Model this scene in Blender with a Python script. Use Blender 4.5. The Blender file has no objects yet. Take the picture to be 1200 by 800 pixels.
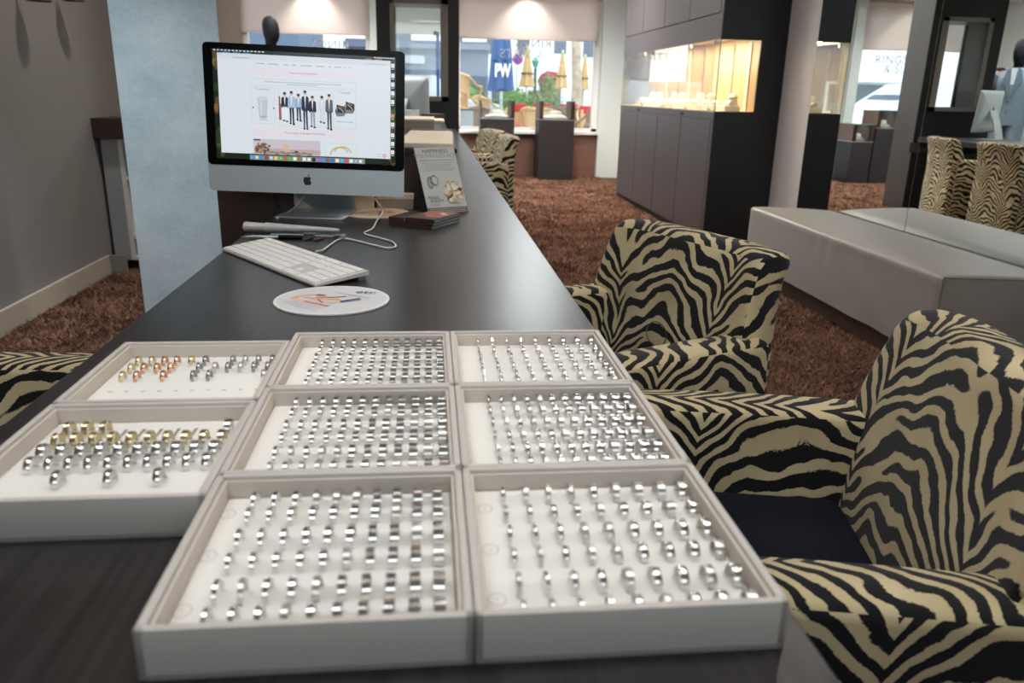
import bpy, bmesh, math, random
import numpy as np
from mathutils import Vector, Matrix, Euler

random.seed(7); np.random.seed(7)
SC = bpy.context.scene
COL = SC.collection
PI = math.pi

# ------------------------------------------------------------------ camera
cam_d = bpy.data.cameras.new('camera'); cam = bpy.data.objects.new('camera', cam_d); COL.objects.link(cam)
def _n(v): v = np.array(v, float); return v / np.linalg.norm(v)
FPX = 928.0749
_Y = _n([502 - 600, 105 - 400, FPX]); _Z = -_n([536 - 600, 3341 - 400, FPX]); _X = np.cross(_Y, _Z)
_R = np.stack([_X, _Y, _Z], 1)
cam.matrix_world = Matrix(((_R[0][0], -_R[1][0], -_R[2][0], 0.0),
                           (_R[0][1], -_R[1][1], -_R[2][1], 0.0),
                           (_R[0][2], -_R[1][2], -_R[2][2], 1.10), (0, 0, 0, 1)))
cam_d.sensor_width = 36.0; cam_d.lens = FPX / 1200 * 36.0
cam_d.clip_start = 0.02; cam_d.clip_end = 300
cam_d.dof.use_dof = True; cam_d.dof.focus_distance = 1.55; cam_d.dof.aperture_fstop = 6.3
SC.camera = cam

# ------------------------------------------------------------------ world, exposure
w = bpy.data.worlds.new('overcast_sky'); SC.world = w; w.use_nodes = True
bg = w.node_tree.nodes['Background']; bg.inputs[0].default_value = (0.86, 0.93, 1.0, 1); bg.inputs[1].default_value = 3.4
SC.view_settings.view_transform = 'Standard'; SC.view_settings.look = 'None'
SC.view_settings.exposure = 0.0; SC.view_settings.gamma = 1.0; SC.view_settings.use_curve_mapping = False
SC.cycles.max_bounces = 10; SC.cycles.transparent_max_bounces = 24; SC.cycles.glossy_bounces = 5
SC.cycles.caustics_reflective = False; SC.cycles.caustics_refractive = False
SC.cycles.sample_clamp_indirect = 6.0; SC.cycles.use_denoising = True

def area(name, loc, rot, sx, sy, power, color):
    d = bpy.data.lights.new(name, 'AREA'); d.shape = 'RECTANGLE'; d.size = sx; d.size_y = sy; d.energy = power; d.color = color
    o = bpy.data.objects.new(name, d); COL.objects.link(o); o.location = loc; o.rotation_euler = rot; return o
# portals: help the renderer find the sky through the real window openings (they emit nothing themselves)
for nm, loc, rot, sx, sy in (('portal_right', (1.3, 11.2, 1.45), (-PI / 2, 0, 0), 1.8, 1.7), ('portal_left', (-1.53, 11.2, 1.45), (-PI / 2, 0, 0), 1.5, 1.7), ('portal_rear', (0.2, -2.42, 1.95), (PI / 2, 0, 0), 3.2, 0.9)):
    area(nm, loc, rot, sx, sy, 1.0, (1, 1, 1)).data.cycles.is_portal = True

# ------------------------------------------------------------------ helpers
def s2l(c):
    return tuple(((x / 12.92) if x <= 0.04045 else ((x + 0.055) / 1.055) ** 2.4) for x in c)
def rgb(r, g, b): return s2l((r / 255, g / 255, b / 255))

def mat(name, col, rough=0.6, metal=0.0, emit=0.0, spec=0.5, bump=0.0, bscale=200.0, sheen=0.0, coat=0.0, var=0.0, vscale=8.0, stretch=None):
    m = bpy.data.materials.new(name); m.use_nodes = True; nt = m.node_tree; p = nt.nodes['Principled BSDF']
    p.inputs['Base Color'].default_value = (*col, 1); p.inputs['Roughness'].default_value = rough; p.inputs['Metallic'].default_value = metal
    p.inputs['Specular IOR Level'].default_value = spec
    p.inputs['Sheen Weight'].default_value = sheen; p.inputs['Coat Weight'].default_value = coat
    if emit: p.inputs['Emission Color'].default_value = (*col, 1); p.inputs['Emission Strength'].default_value = emit
    if bump or var:
        tc = nt.nodes.new('ShaderNodeTexCoord'); mp = nt.nodes.new('ShaderNodeMapping'); nt.links.new(tc.outputs['Object'], mp.inputs[0])
        if stretch: mp.inputs['Scale'].default_value = stretch
    if var:
        n = nt.nodes.new('ShaderNodeTexNoise'); n.inputs['Scale'].default_value = vscale; n.inputs['Detail'].default_value = 6
        nt.links.new(mp.outputs[0], n.inputs['Vector'])
        r = nt.nodes.new('ShaderNodeValToRGB')
        r.color_ramp.elements[0].position = 0.3; r.color_ramp.elements[1].position = 0.7
        r.color_ramp.elements[0].color = (*[c * (1 - var) for c in col], 1); r.color_ramp.elements[1].color = (*[min(1, c * (1 + var)) for c in col], 1)
        nt.links.new(n.outputs['Fac'], r.inputs[0]); nt.links.new(r.outputs[0], p.inputs['Base Color'])
    if bump:
        n2 = nt.nodes.new('ShaderNodeTexNoise'); n2.inputs['Scale'].default_value = bscale; n2.inputs['Detail'].default_value = 4
        nt.links.new(mp.outputs[0], n2.inputs['Vector'])
        b = nt.nodes.new('ShaderNodeBump'); b.inputs['Strength'].default_value = bump; b.inputs['Distance'].default_value = 0.004
        nt.links.new(n2.outputs['Fac'], b.inputs['Height']); nt.links.new(b.outputs[0], p.inputs['Normal'])
    return m

def glass_mat(name, tint=(1, 1, 1), ior=1.45, boost=1.0, rough=0.0):
    m = bpy.data.materials.new(name); m.use_nodes = True; nt = m.node_tree
    for n in list(nt.nodes): nt.nodes.remove(n)
    o = nt.nodes.new('ShaderNodeOutputMaterial'); mx = nt.nodes.new('ShaderNodeMixShader'); t = nt.nodes.new('ShaderNodeBsdfTransparent'); g = nt.nodes.new('ShaderNodeBsdfGlossy'); f = nt.nodes.new('ShaderNodeFresnel')
    t.inputs[0].default_value = (*tint, 1); g.inputs['Roughness'].default_value = rough; f.inputs[0].default_value = ior
    mul = nt.nodes.new('ShaderNodeMath'); mul.operation = 'MULTIPLY'; mul.inputs[1].default_value = boost; mul.use_clamp = True
    nt.links.new(f.outputs[0], mul.inputs[0]); nt.links.new(mul.outputs[0], mx.inputs[0]); nt.links.new(t.outputs[0], mx.inputs[1]); nt.links.new(g.outputs[0], mx.inputs[2]); nt.links.new(mx.outputs[0], o.inputs[0])
    return m

def vcol_mat(name, emit=0.0, rough=0.5):
    m = bpy.data.materials.new(name); m.use_nodes = True; nt = m.node_tree; p = nt.nodes['Principled BSDF']
    a = nt.nodes.new('ShaderNodeVertexColor'); a.layer_name = 'print'
    p.inputs['Roughness'].default_value = rough
    if emit:
        p.inputs['Base Color'].default_value = (0.01, 0.01, 0.01, 1)
        nt.links.new(a.outputs[0], p.inputs['Emission Color']); p.inputs['Emission Strength'].default_value = emit
    else: nt.links.new(a.outputs[0], p.inputs['Base Color'])
    return m

class G:
    """collects shapes in one bmesh"""
    def __init__(s): s.bm = bmesh.new()
    def _app(s, t, M=None, mi=0):
        if M is not None: bmesh.ops.transform(t, matrix=M, verts=t.verts)
        for f in t.faces: f.material_index = mi
        me = bpy.data.meshes.new('tmp'); t.to_mesh(me); t.free(); s.bm.from_mesh(me); bpy.data.meshes.remove(me); return s
    def box(s, x0, x1, y0, y1, z0, z1, bev=0.0, seg=2, mi=0, M=None):
        t = bmesh.new(); bmesh.ops.create_cube(t, size=1.0)
        bmesh.ops.scale(t, vec=(x1 - x0, y1 - y0, z1 - z0), verts=t.verts)
        bmesh.ops.translate(t, vec=((x0 + x1) / 2, (y0 + y1) / 2, (z0 + z1) / 2), verts=t.verts)
        if bev: bmesh.ops.bevel(t, geom=list(t.edges), offset=bev, segments=seg, affect='EDGES', profile=0.5)
        return s._app(t, M, mi)
    def loft(s, rings, caps=True, closed=True, mi=0, M=None):
        t = bmesh.new(); vs = [[t.verts.new(p) for p in r] for r in rings]; n = len(rings[0])
        for a, b in zip(vs, vs[1:]):
            for i in range(n if closed else n - 1):
                j = (i + 1) % n
                t.faces.new((a[i], a[j], b[j], b[i]))
        if caps:
            t.faces.new(vs[0][::-1]); t.faces.new(vs[-1])
        bmesh.ops.recalc_face_normals(t, faces=t.faces)
        return s._app(t, M, mi)
    def tube(s, path, r, n=8, mi=0, M=None, flat=1.0):
        path = [Vector(p) for p in path]; rs = r if isinstance(r, (list, tuple)) else [r] * len(path); rings = []; up = Vector((0, 0, 1)); prev = None
        for i, p in enumerate(path):
            d = (path[min(i + 1, len(path) - 1)] - path[max(i - 1, 0)]).normalized()
            if prev is None:
                a = d.cross(up)
                if a.length < 1e-3: a = d.cross(Vector((1, 0, 0)))
            else: a = prev - d * prev.dot(d)
            a.normalize(); prev = a; b = d.cross(a)
            rings.append([p + (a * math.cos(2 * PI * k / n) + b * math.sin(2 * PI * k / n) * flat) * rs[i] for k in range(n)])
        return s.loft(rings, mi=mi, M=M)
    def lathe(s, prof, n=24, M=None, mi=0, closed=False):
        t = bmesh.new(); vs = []
        for k in range(n):
            c, sn = math.cos(2 * PI * k / n), math.sin(2 * PI * k / n)
            vs.append([t.verts.new((r * c, r * sn, z)) for r, z in prof])
        m = len(prof)
        for k in range(n):
            a, b = vs[k], vs[(k + 1) % n]
            for i in range(m if closed else m - 1):
                j = (i + 1) % m
                t.faces.new((a[i], b[i], b[j], a[j]))
        if not closed:
            if prof[0][0] > 1e-6: t.faces.new([v[0] for v in vs][::-1])
            if prof[-1][0] > 1e-6: t.faces.new([v[-1] for v in vs])
            bmesh.ops.remove_doubles(t, verts=t.verts, dist=1e-7)
        bmesh.ops.recalc_face_normals(t, faces=t.faces)
        return s._app(t, M, mi)
    def prism(s, poly, z0, z1, M=None, mi=0):
        t = bmesh.new(); a = [t.verts.new((x, y, z0)) for x, y in poly]; b = [t.verts.new((x, y, z1)) for x, y in poly]; n = len(poly)
        t.faces.new(a[::-1]); t.faces.new(b)
        for i in range(n): t.faces.new((a[i], a[(i + 1) % n], b[(i + 1) % n], b[i]))
        bmesh.ops.recalc_face_normals(t, faces=t.faces)
        return s._app(t, M, mi)
    def ball(s, c, rx, ry, rz, u=16, v=10, mi=0, M=None):
        t = bmesh.new(); bmesh.ops.create_uvsphere(t, u_segments=u, v_segments=v, radius=1.0)
        bmesh.ops.scale(t, vec=(rx, ry, rz), verts=t.verts); bmesh.ops.translate(t, vec=c, verts=t.verts)
        return s._app(t, M, mi)

def obj(name, g, mats, parent=None, smooth=False, ang=40, M=None):
    bm = g.bm if isinstance(g, G) else g
    me = bpy.data.meshes.new(name); bm.to_mesh(me); bm.free()
    if M is not None: me.transform(M)
    for m in (mats if isinstance(mats, (list, tuple)) else [mats]): me.materials.append(m)
    if smooth:
        me.polygons.foreach_set('use_smooth', [True] * len(me.polygons)); me.set_sharp_from_angle(angle=math.radians(ang))
    o = bpy.data.objects.new(name, me); COL.objects.link(o)
    if parent is not None: o.parent = parent
    return o
def tag(o, label, cat, group=None, kind=None):
    o['label'] = label; o['category'] = cat
    if group: o['group'] = group
    if kind: o['kind'] = kind
    return o
def thing(name, label, cat, loc=(0, 0, 0), rz=0.0, group=None, rot=None):
    o = bpy.data.objects.new(name, None); COL.objects.link(o); o.location = loc; o.rotation_euler = rot or (0, 0, rz)
    o.empty_display_size = 0.05
    return tag(o, label, cat, group)
def struct(name, g, m, parent=None, smooth=False):
    o = obj(name, g, m, parent, smooth); o['kind'] = 'structure'; return o
def dup(root, label, loc=None, rz=None, group=None):
    r = root.copy(); COL.objects.link(r); r['label'] = label
    if loc is not None: r.location = loc
    if rz is not None: r.rotation_euler = (0, 0, rz)
    if group: r['group'] = group
    for ch in list(root.children):
        c = ch.copy(); COL.objects.link(c); c.parent = r
        for h in ch.children:
            d = h.copy(); COL.objects.link(d); d.parent = c
    return r
def text_g(body, size, M, g=None, mirror=False, align='CENTER', mi=0, squash=1.0, offset=0.0, sp=1.0, thick=0.0):
    cu = bpy.data.curves.new('txt', 'FONT'); cu.body = body; cu.size = size; cu.align_x = align; cu.resolution_u = 3; cu.space_character = sp; cu.offset = offset; cu.extrude = thick
    o = bpy.data.objects.new('txt', cu); COL.objects.link(o)
    dg = bpy.context.evaluated_depsgraph_get(); me = bpy.data.meshes.new_from_object(o.evaluated_get(dg))
    bpy.data.objects.remove(o); bpy.data.curves.remove(cu)
    if mirror: me.transform(Matrix.Scale(-1, 4, (1, 0, 0)))
    me.transform(Matrix.Scale(squash, 4, (0, 1, 0))); me.transform(M)
    for p in me.polygons: p.material_index = mi
    g = g or G(); g.bm.from_mesh(me); bpy.data.meshes.remove(me); return g
def MAT(o, ex, ey, ez):
    ex, ey, ez = Vector(ex), Vector(ey), Vector(ez)
    return Matrix(((ex.x, ey.x, ez.x, o[0]), (ex.y, ey.y, ez.y, o[1]), (ex.z, ey.z, ez.z, o[2]), (0, 0, 0, 1)))
UPRIGHT = lambda o: MAT(o, (1, 0, 0), (0, 0, 1), (0, -1, 0))     # drawing plane facing -y

class Print:
    """flat coloured artwork: polygons stacked in thin layers, colour kept per face"""
    def __init__(s): s.v = []; s.f = []; s.c = []; s.z = 0.0
    def poly(s, pts, col, dz=0.00004):
        s.z += dz; b = len(s.v); s.v += [(x, y, s.z) for x, y in pts]; s.f.append(list(range(b, b + len(pts)))); s.c.append(col)
    def rect(s, x0, y0, x1, y1, col): s.poly([(x0, y0), (x1, y0), (x1, y1), (x0, y1)], col)
    def disc(s, x, y, rx, ry, col, n=14): s.poly([(x + rx * math.cos(2 * PI * k / n), y + ry * math.sin(2 * PI * k / n)) for k in range(n)], col)
    def line(s, pts, wd, col):
        for (x0, y0), (x1, y1) in zip(pts, pts[1:]):
            l = math.hypot(x1 - x0, y1 - y0) or 1; nx, ny = -(y1 - y0) / l * wd / 2, (x1 - x0) / l * wd / 2
            s.poly([(x0 + nx, y0 + ny), (x1 + nx, y1 + ny), (x1 - nx, y1 - ny), (x0 - nx, y0 - ny)], col)
    def text(s, body, x, y, size, col, align='CENTER', squash=1.0, rot=0.0):
        g = text_g(body, size, Matrix.Translation((x, y, 0)) @ Matrix.Rotation(rot, 4, 'Z'), align=align, squash=squash); s.z += 0.00004
        b = len(s.v); g.bm.verts.index_update()
        s.v += [(v.co.x, v.co.y, s.z) for v in g.bm.verts]
        for f in g.bm.faces: s.f.append([b + v.index for v in f.verts]); s.c.append(col)
        g.bm.free()
    def build(s, name, m, parent, M):
        me = bpy.data.meshes.new(name); me.from_pydata(s.v, [], s.f); a = me.color_attributes.new('print', 'FLOAT_COLOR', 'CORNER')
        d = []
        for p, c in zip(me.polygons, s.c): d += [x for _ in p.loop_indices for x in (*c, 1.0)]
        a.data.foreach_set('color', d); me.materials.append(m); me.transform(M)
        o = bpy.data.objects.new(name, me); COL.objects.link(o); o.parent = parent; return o

# ------------------------------------------------------------------ materials
M_wall_left = mat('wall_paint_warm_grey', rgb(146, 141, 138), 0.85, bump=0.05, bscale=90)
M_wall_pale = mat('wall_paint_pale', rgb(222, 230, 228), 0.8)
M_wall_white = mat('wall_paint_white', rgb(215, 208, 205), 0.8)
M_pier = mat('pier_taupe', rgb(165, 150, 136), 0.8)
M_ceiling = mat('ceiling_white', rgb(232, 230, 226), 0.9)
M_lowwall = mat('low_wall_brown', rgb(130, 93, 78), 0.6)
M_white = mat('white_lacquer', rgb(238, 236, 232), 0.4)
M_base = mat('skirting_cream', rgb(196, 184, 168), 0.5)
M_black = mat('black_laminate', rgb(22, 22, 24), 0.45)
M_dark = mat('dark_frame', rgb(72, 66, 64), 0.5)
M_graypanel = mat('grey_brown_panel', rgb(68, 64, 64), 0.5); M_frame = mat('grey_frame', rgb(134, 128, 120), 0.5)
M_cabfront = mat('cabinet_front_taupe', rgb(82, 76, 77), 0.42)
M_alu = mat('aluminium', rgb(190, 196, 200), 0.35, metal=0.85)
M_chin = mat('anodised_aluminium', rgb(192, 201, 204), 0.42, metal=0.55)
M_blackglass = mat('black_glass', rgb(8, 8, 9), 0.2, spec=0.12)
M_key = mat('white_key', rgb(240, 238, 235), 0.45)
M_keygap = mat('keyboard_bed', rgb(205, 202, 198), 0.5)
M_silver = mat('polished_silver', (0.84, 0.83, 0.80), 0.17, metal=1.0)
M_satin = mat('satin_silver', (0.68, 0.66, 0.62), 0.32, metal=1.0)
M_gold = mat('yellow_gold', (0.82, 0.69, 0.40), 0.24, metal=1.0)
M_rose = mat('rose_gold', (0.86, 0.46, 0.30), 0.18, metal=1.0)
M_darkmetal = mat('dark_silver', (0.42, 0.40, 0.39), 0.25, metal=1.0)
M_leather = mat('tray_leatherette', rgb(204, 198, 191), 0.55, bump=0.12, bscale=700)
M_liner = mat('tray_lining', rgb(214, 203, 192), 0.75, bump=0.05, bscale=400)
M_pad = mat('tray_pad', rgb(244, 241, 235), 0.75)
M_slot = mat('pad_slot', rgb(150, 146, 142), 0.9)
M_mark = mat('pad_print', rgb(190, 186, 182), 0.9)
M_bench = mat('bench_satin', rgb(142, 135, 128), 0.42, bump=0.25, bscale=7, sheen=0.3)
M_velvet = mat('navy_velvet', rgb(19, 23, 33), 0.9, spec=0.15, bump=0.1, bscale=60)
M_plinth = mat('plinth_brown', rgb(70, 48, 40), 0.6)
M_brownbox = mat('brown_lacquer', rgb(66, 46, 42), 0.45)
M_paper = mat('cream_paper', rgb(236, 220, 198), 0.8)
M_paperw = mat('white_paper', rgb(236, 234, 230), 0.8)
M_glass = glass_mat('clear_glass', (0.97, 0.99, 0.98))
M_vitrine = glass_mat('vitrine_glass', (0.97, 0.985, 0.97), boost=0.55)
M_green_edge = mat('glass_edge', rgb(120, 160, 140), 0.2)
M_cable = mat('white_cable', rgb(232, 230, 226), 0.5)
M_wood = mat('floor_wood', rgb(112, 84, 62), 0.5)
M_frost = mat('frosted_letter', rgb(176, 182, 188), 0.6)
M_print = vcol_mat('printed_colours')
M_screen = vcol_mat('lit_screen', emit=0.92, rough=0.2)

def mirror_mat():
    m = bpy.data.materials.new('mirror_silver'); m.use_nodes = True; p = m.node_tree.nodes['Principled BSDF']
    p.inputs['Base Color'].default_value = (0.80, 0.85, 0.84, 1); p.inputs['Metallic'].default_value = 1; p.inputs['Roughness'].default_value = 0.0
    return m
M_mirror = mirror_mat()
def lamp_mat(name, col, e):
    m = bpy.data.materials.new(name); m.use_nodes = True; p = m.node_tree.nodes['Principled BSDF']
    p.inputs['Emission Color'].default_value = (*col, 1); p.inputs['Emission Strength'].default_value = e; return m
M_lamp = lamp_mat('lamp_warm_glow', (1.0, 0.86, 0.68), 14.0)
M_strip = lamp_mat('vitrine_strip_glow', (1.0, 0.76, 0.46), 2.2)

def wood_mat():
    m = bpy.data.materials.new('dark_wood_laminate'); m.use_nodes = True; nt = m.node_tree; p = nt.nodes['Principled BSDF']
    tc = nt.nodes.new('ShaderNodeTexCoord'); mp = nt.nodes.new('ShaderNodeMapping'); mp.inputs['Scale'].default_value = (130, 3.0, 130)
    n = nt.nodes.new('ShaderNodeTexNoise'); n.inputs['Scale'].default_value = 1.0; n.inputs['Detail'].default_value = 6; n.inputs['Roughness'].default_value = 0.65
    r = nt.nodes.new('ShaderNodeValToRGB'); e = r.color_ramp.elements
    e[0].position = 0.32; e[0].color = (*rgb(30, 27, 28), 1); e[1].position = 0.72; e[1].color = (*rgb(57, 53, 53), 1)
    nt.links.new(tc.outputs['Object'], mp.inputs[0]); nt.links.new(mp.outputs[0], n.inputs['Vector']); nt.links.new(n.outputs['Fac'], r.inputs[0]); nt.links.new(r.outputs[0], p.inputs['Base Color'])
    p.inputs['Roughness'].default_value = 0.30
    b = nt.nodes.new('ShaderNodeBump'); b.inputs['Strength'].default_value = 0.05; b.inputs['Distance'].default_value = 0.0006
    nt.links.new(n.outputs['Fac'], b.inputs['Height']); nt.links.new(b.outputs[0], p.inputs['Normal'])
    return m
M_desk = wood_mat()

def concrete_mat():
    m = bpy.data.materials.new('blue_grey_concrete'); m.use_nodes = True; nt = m.node_tree; p = nt.nodes['Principled BSDF']
    tc = nt.nodes.new('ShaderNodeTexCoord'); mp = nt.nodes.new('ShaderNodeMapping'); mp.inputs['Scale'].default_value = (1, 3.5, 1.6)
    nt.links.new(tc.outputs['Object'], mp.inputs[0])
    n = nt.nodes.new('ShaderNodeTexNoise'); n.inputs['Scale'].default_value = 3.0; n.inputs['Detail'].default_value = 9; n.inputs['Roughness'].default_value = 0.62
    n2 = nt.nodes.new('ShaderNodeTexNoise'); n2.inputs['Scale'].default_value = 45; n2.inputs['Detail'].default_value = 3
    for q in (n, n2): nt.links.new(mp.outputs[0], q.inputs['Vector'])
    a = nt.nodes.new('ShaderNodeMath'); a.operation = 'MULTIPLY_ADD'; a.inputs[1].default_value = 0.35
    nt.links.new(n2.outputs['Fac'], a.inputs[0]); nt.links.new(n.outputs['Fac'], a.inputs[2])
    r = nt.nodes.new('ShaderNodeValToRGB'); e = r.color_ramp.elements
    e[0].position = 0.48; e[0].color = (*rgb(172, 193, 202), 1); e[1].position = 0.88; e[1].color = (*rgb(210, 223, 228), 1)
    nt.links.new(a.outputs[0], r.inputs[0]); nt.links.new(r.outputs[0], p.inputs['Base Color']); p.inputs['Roughness'].default_value = 0.7
    return m
M_concrete = concrete_mat()

def zebra_mat():
    m = bpy.data.materials.new('zebra_plush'); m.use_nodes = True; nt = m.node_tree; p = nt.nodes['Principled BSDF']
    L = nt.links.new
    def mth(op, a, b=None, c=None):
        n = nt.nodes.new('ShaderNodeMath'); n.operation = op
        for i, x in enumerate((a, b, c)):
            if x is None: continue
            if isinstance(x, (int, float)): n.inputs[i].default_value = x
            else: L(x, n.inputs[i])
        return n.outputs[0]
    uv = nt.nodes.new('ShaderNodeUVMap'); uv.uv_map = 'stripe'; oi = nt.nodes.new('ShaderNodeObjectInfo')
    ad = nt.nodes.new('ShaderNodeVectorMath'); ad.operation = 'ADD'; cb = nt.nodes.new('ShaderNodeCombineXYZ')
    L(mth('MULTIPLY', oi.outputs['Random'], 0.16), cb.inputs[0]); L(mth('MULTIPLY', oi.outputs['Random'], 7.3), cb.inputs[1])
    L(uv.outputs[0], ad.inputs[0]); L(cb.outputs[0], ad.inputs[1])
    sp = nt.nodes.new('ShaderNodeSeparateXYZ'); L(ad.outputs[0], sp.inputs[0]); u, v = sp.outputs[0], sp.outputs[1]
    def noise(scale, detail=1.0):
        n = nt.nodes.new('ShaderNodeTexNoise'); n.inputs['Scale'].default_value = scale; n.inputs['Detail'].default_value = detail
        L(ad.outputs[0], n.inputs['Vector']); return mth('SUBTRACT', n.outputs['Fac'], 0.5)
    n1, n2, n3, n4, n5 = noise(4.0), noise(7.5), noise(26.0), noise(240.0, 2.0), noise(5.5)
    ww = mth('PINGPONG', mth('MULTIPLY_ADD', n1, 0.12, u), 0.17)
    g = mth('SUBTRACT', 1.0, mth('POWER', 2.71828, mth('MULTIPLY', ww, -13.0)))
    ph = mth('ADD', mth('DIVIDE', v, 0.036), mth('MULTIPLY', g, -3.6))
    ph = mth('ADD', ph, mth('MULTIPLY', n2, 3.3)); ph = mth('ADD', ph, mth('MULTIPLY', n3, 0.55)); ph = mth('ADD', ph, mth('MULTIPLY', n4, 0.16))
    s1 = mth('SINE', mth('MULTIPLY', ph, 2 * PI)); s2 = mth('SINE', mth('MULTIPLY_ADD', ph, PI, 0.7))
    mk = nt.nodes.new('ShaderNodeMapRange'); mk.interpolation_type = 'SMOOTHSTEP'; mk.inputs[1].default_value = 0.03; mk.inputs[2].default_value = 0.16
    L(n5, mk.inputs[0])
    mix = mth('ADD', s1, mth('MULTIPLY', mth('SUBTRACT', mth('MULTIPLY', s2, 1.0), mth('MULTIPLY', s1, 0.45)), mk.outputs[0]))
    val = mth('ADD', mth('ADD', mix, 0.10), mth('MULTIPLY', n3, 0.9))
    st = nt.nodes.new('ShaderNodeMapRange'); st.interpolation_type = 'SMOOTHSTEP'; st.inputs[1].default_value = -0.16; st.inputs[2].default_value = 0.16; L(val, st.inputs[0])
    mc = nt.nodes.new('ShaderNodeMix'); mc.data_type = 'RGBA'
    tan = nt.nodes.new('ShaderNodeMix'); tan.data_type = 'RGBA'; tan.inputs[6].default_value = (*rgb(178, 160, 122), 1); tan.inputs[7].default_value = (*rgb(208, 192, 154), 1)
    L(mth('MULTIPLY_ADD', n2, 2.2, 0.5), tan.inputs[0])
    L(st.outputs[0], mc.inputs[0]); L(tan.outputs[2], mc.inputs[6]); mc.inputs[7].default_value = (*rgb(17, 17, 21), 1)
    L(mc.outputs[2], p.inputs['Base Color']); p.inputs['Roughness'].default_value = 0.85; p.inputs['Sheen Weight'].default_value = 0.15; p.inputs['Specular IOR Level'].default_value = 0.2
    nb = nt.nodes.new('ShaderNodeTexNoise'); nb.inputs['Scale'].default_value = 500; L(ad.outputs[0], nb.inputs['Vector'])
    b = nt.nodes.new('ShaderNodeBump'); b.inputs['Strength'].default_value = 0.25; b.inputs['Distance'].default_value = 0.002; L(nb.outputs['Fac'], b.inputs['Height']); L(b.outputs[0], p.inputs['Normal'])
    return m
M_zebra = zebra_mat()

def carpet_mat():
    m = bpy.data.materials.new('rust_shag'); m.use_nodes = True; nt = m.node_tree; p = nt.nodes['Principled BSDF']; L = nt.links.new
    ge = nt.nodes.new('ShaderNodeNewGeometry'); tc = nt.nodes.new('ShaderNodeTexCoord'); n = nt.nodes.new('ShaderNodeTexNoise'); n.inputs['Scale'].default_value = 5.0; n.inputs['Detail'].default_value = 5
    L(tc.outputs['Object'], n.inputs['Vector'])
    a = nt.nodes.new('ShaderNodeMath'); a.operation = 'MULTIPLY_ADD'; a.inputs[1].default_value = 0.45; L(ge.outputs['Random Per Island'], a.inputs[0]); L(n.outputs['Fac'], a.inputs[2])
    r = nt.nodes.new('ShaderNodeValToRGB'); e = r.color_ramp.elements
    e[0].position = 0.42; e[0].color = (*rgb(78, 56, 46), 1); e[1].position = 0.98; e[1].color = (*rgb(168, 126, 104), 1)
    L(a.outputs[0], r.inputs[0]); L(r.outputs[0], p.inputs['Base Color']); p.inputs['Roughness'].default_value = 0.95; p.inputs['Specular IOR Level'].default_value = 0.1
    return m
M_carpet = carpet_mat()
M_floorbase = mat('carpet_backing', rgb(84, 54, 42), 0.95, var=0.25, vscale=20)

# ------------------------------------------------------------------ structure: room shell
XR = 2.575; XL = -1.93; YF = 10.95; ZC = 2.6
struct('floor', G().box(-2.8, 2.75, -2.4, 11.15, -0.06, 0.0), M_floorbase)
struct('ceiling', G().box(-2.8, 2.75, -2.4, 10.3, ZC, ZC + 0.1).box(-2.8, 2.75, 10.2, 11.2, 2.36, ZC + 0.1), M_ceiling)
struct('wall_left', G().box(XL - 0.12, XL, -2.4, 5.62, 0, ZC).box(XL, -1.36, 5.62, 5.72, 0, ZC), M_wall_left)
struct('wall_left_far', G().box(-2.75, -2.62, 5.72, 11.1, 0, ZC).box(-2.75, XL, 5.62, 5.72, 0, ZC), M_wall_pale)
struct('wall_right', G().box(XR, XR + 0.15, -2.4, 11.1, 0, ZC), M_wall_white)
struct('wall_right_pillar', G().box(2.27, XR, 10.86, 11.15, 0, 2.36), M_wall_pale)
struct('wall_back', G().box(-2.05, -1.4, -2.4, -2.25, 0, ZC).box(1.8, XR, -2.4, -2.25, 0, ZC).box(-1.4, 1.8, -2.4, -2.25, 0, 1.5).box(-1.4, 1.8, -2.4, -2.25, 2.4, ZC), M_wall_white)
struct('window_back', G().box(-1.4, 1.8, -2.34, -2.33, 1.5, 2.4), M_glass)
# front wall: low brown wall, header, piers
struct('wall_front', G().box(0.36, 2.27, 10.95, 11.1, 0, 0.56).box(-2.33, -0.73, 10.95, 11.1, 0, 0.56), M_lowwall)
struct('wall_front_header', G().box(-2.75, 2.27, 10.99, 11.15, 2.30, 2.36), M_wall_pale)
struct('wall_front_pier', G().box(-2.62, -2.33, 10.9, 11.15, 0, 2.36), M_pier)
struct('wall_front_door_pier', G().box(-0.73, -0.6, 10.9, 11.15, 0, 2.36).box(0.27, 0.36, 10.9, 11.15, 0, 2.36), M_wall_pale)
struct('trim_1', G().box(0.36, 2.27, 10.86, 11.1, 0.56, 0.60, 0.006), M_white)
struct('trim_2', G().box(-2.33, -0.73, 10.86, 11.1, 0.56, 0.60, 0.006), M_white)
for k, (x0, x1) in enumerate(((0.36, 2.27), (-2.33, -0.73)), 1):
    wn = struct('window_%d' % k, G().box(x0 + 0.05, x1 - 0.05, 11.05, 11.058, 0.63, 2.3), M_glass)
    fr = struct('window_frame', G().box(x0, x0 + 0.06, 11.02, 11.1, 0.6, 2.3).box(x1 - 0.07, x1, 11.02, 11.1, 0.6, 2.3).box(x0, x1, 11.02, 11.1, 0.6, 0.64).box(x0, x1, 11.02, 11.1, 2.25, 2.3), M_white, wn)
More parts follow.
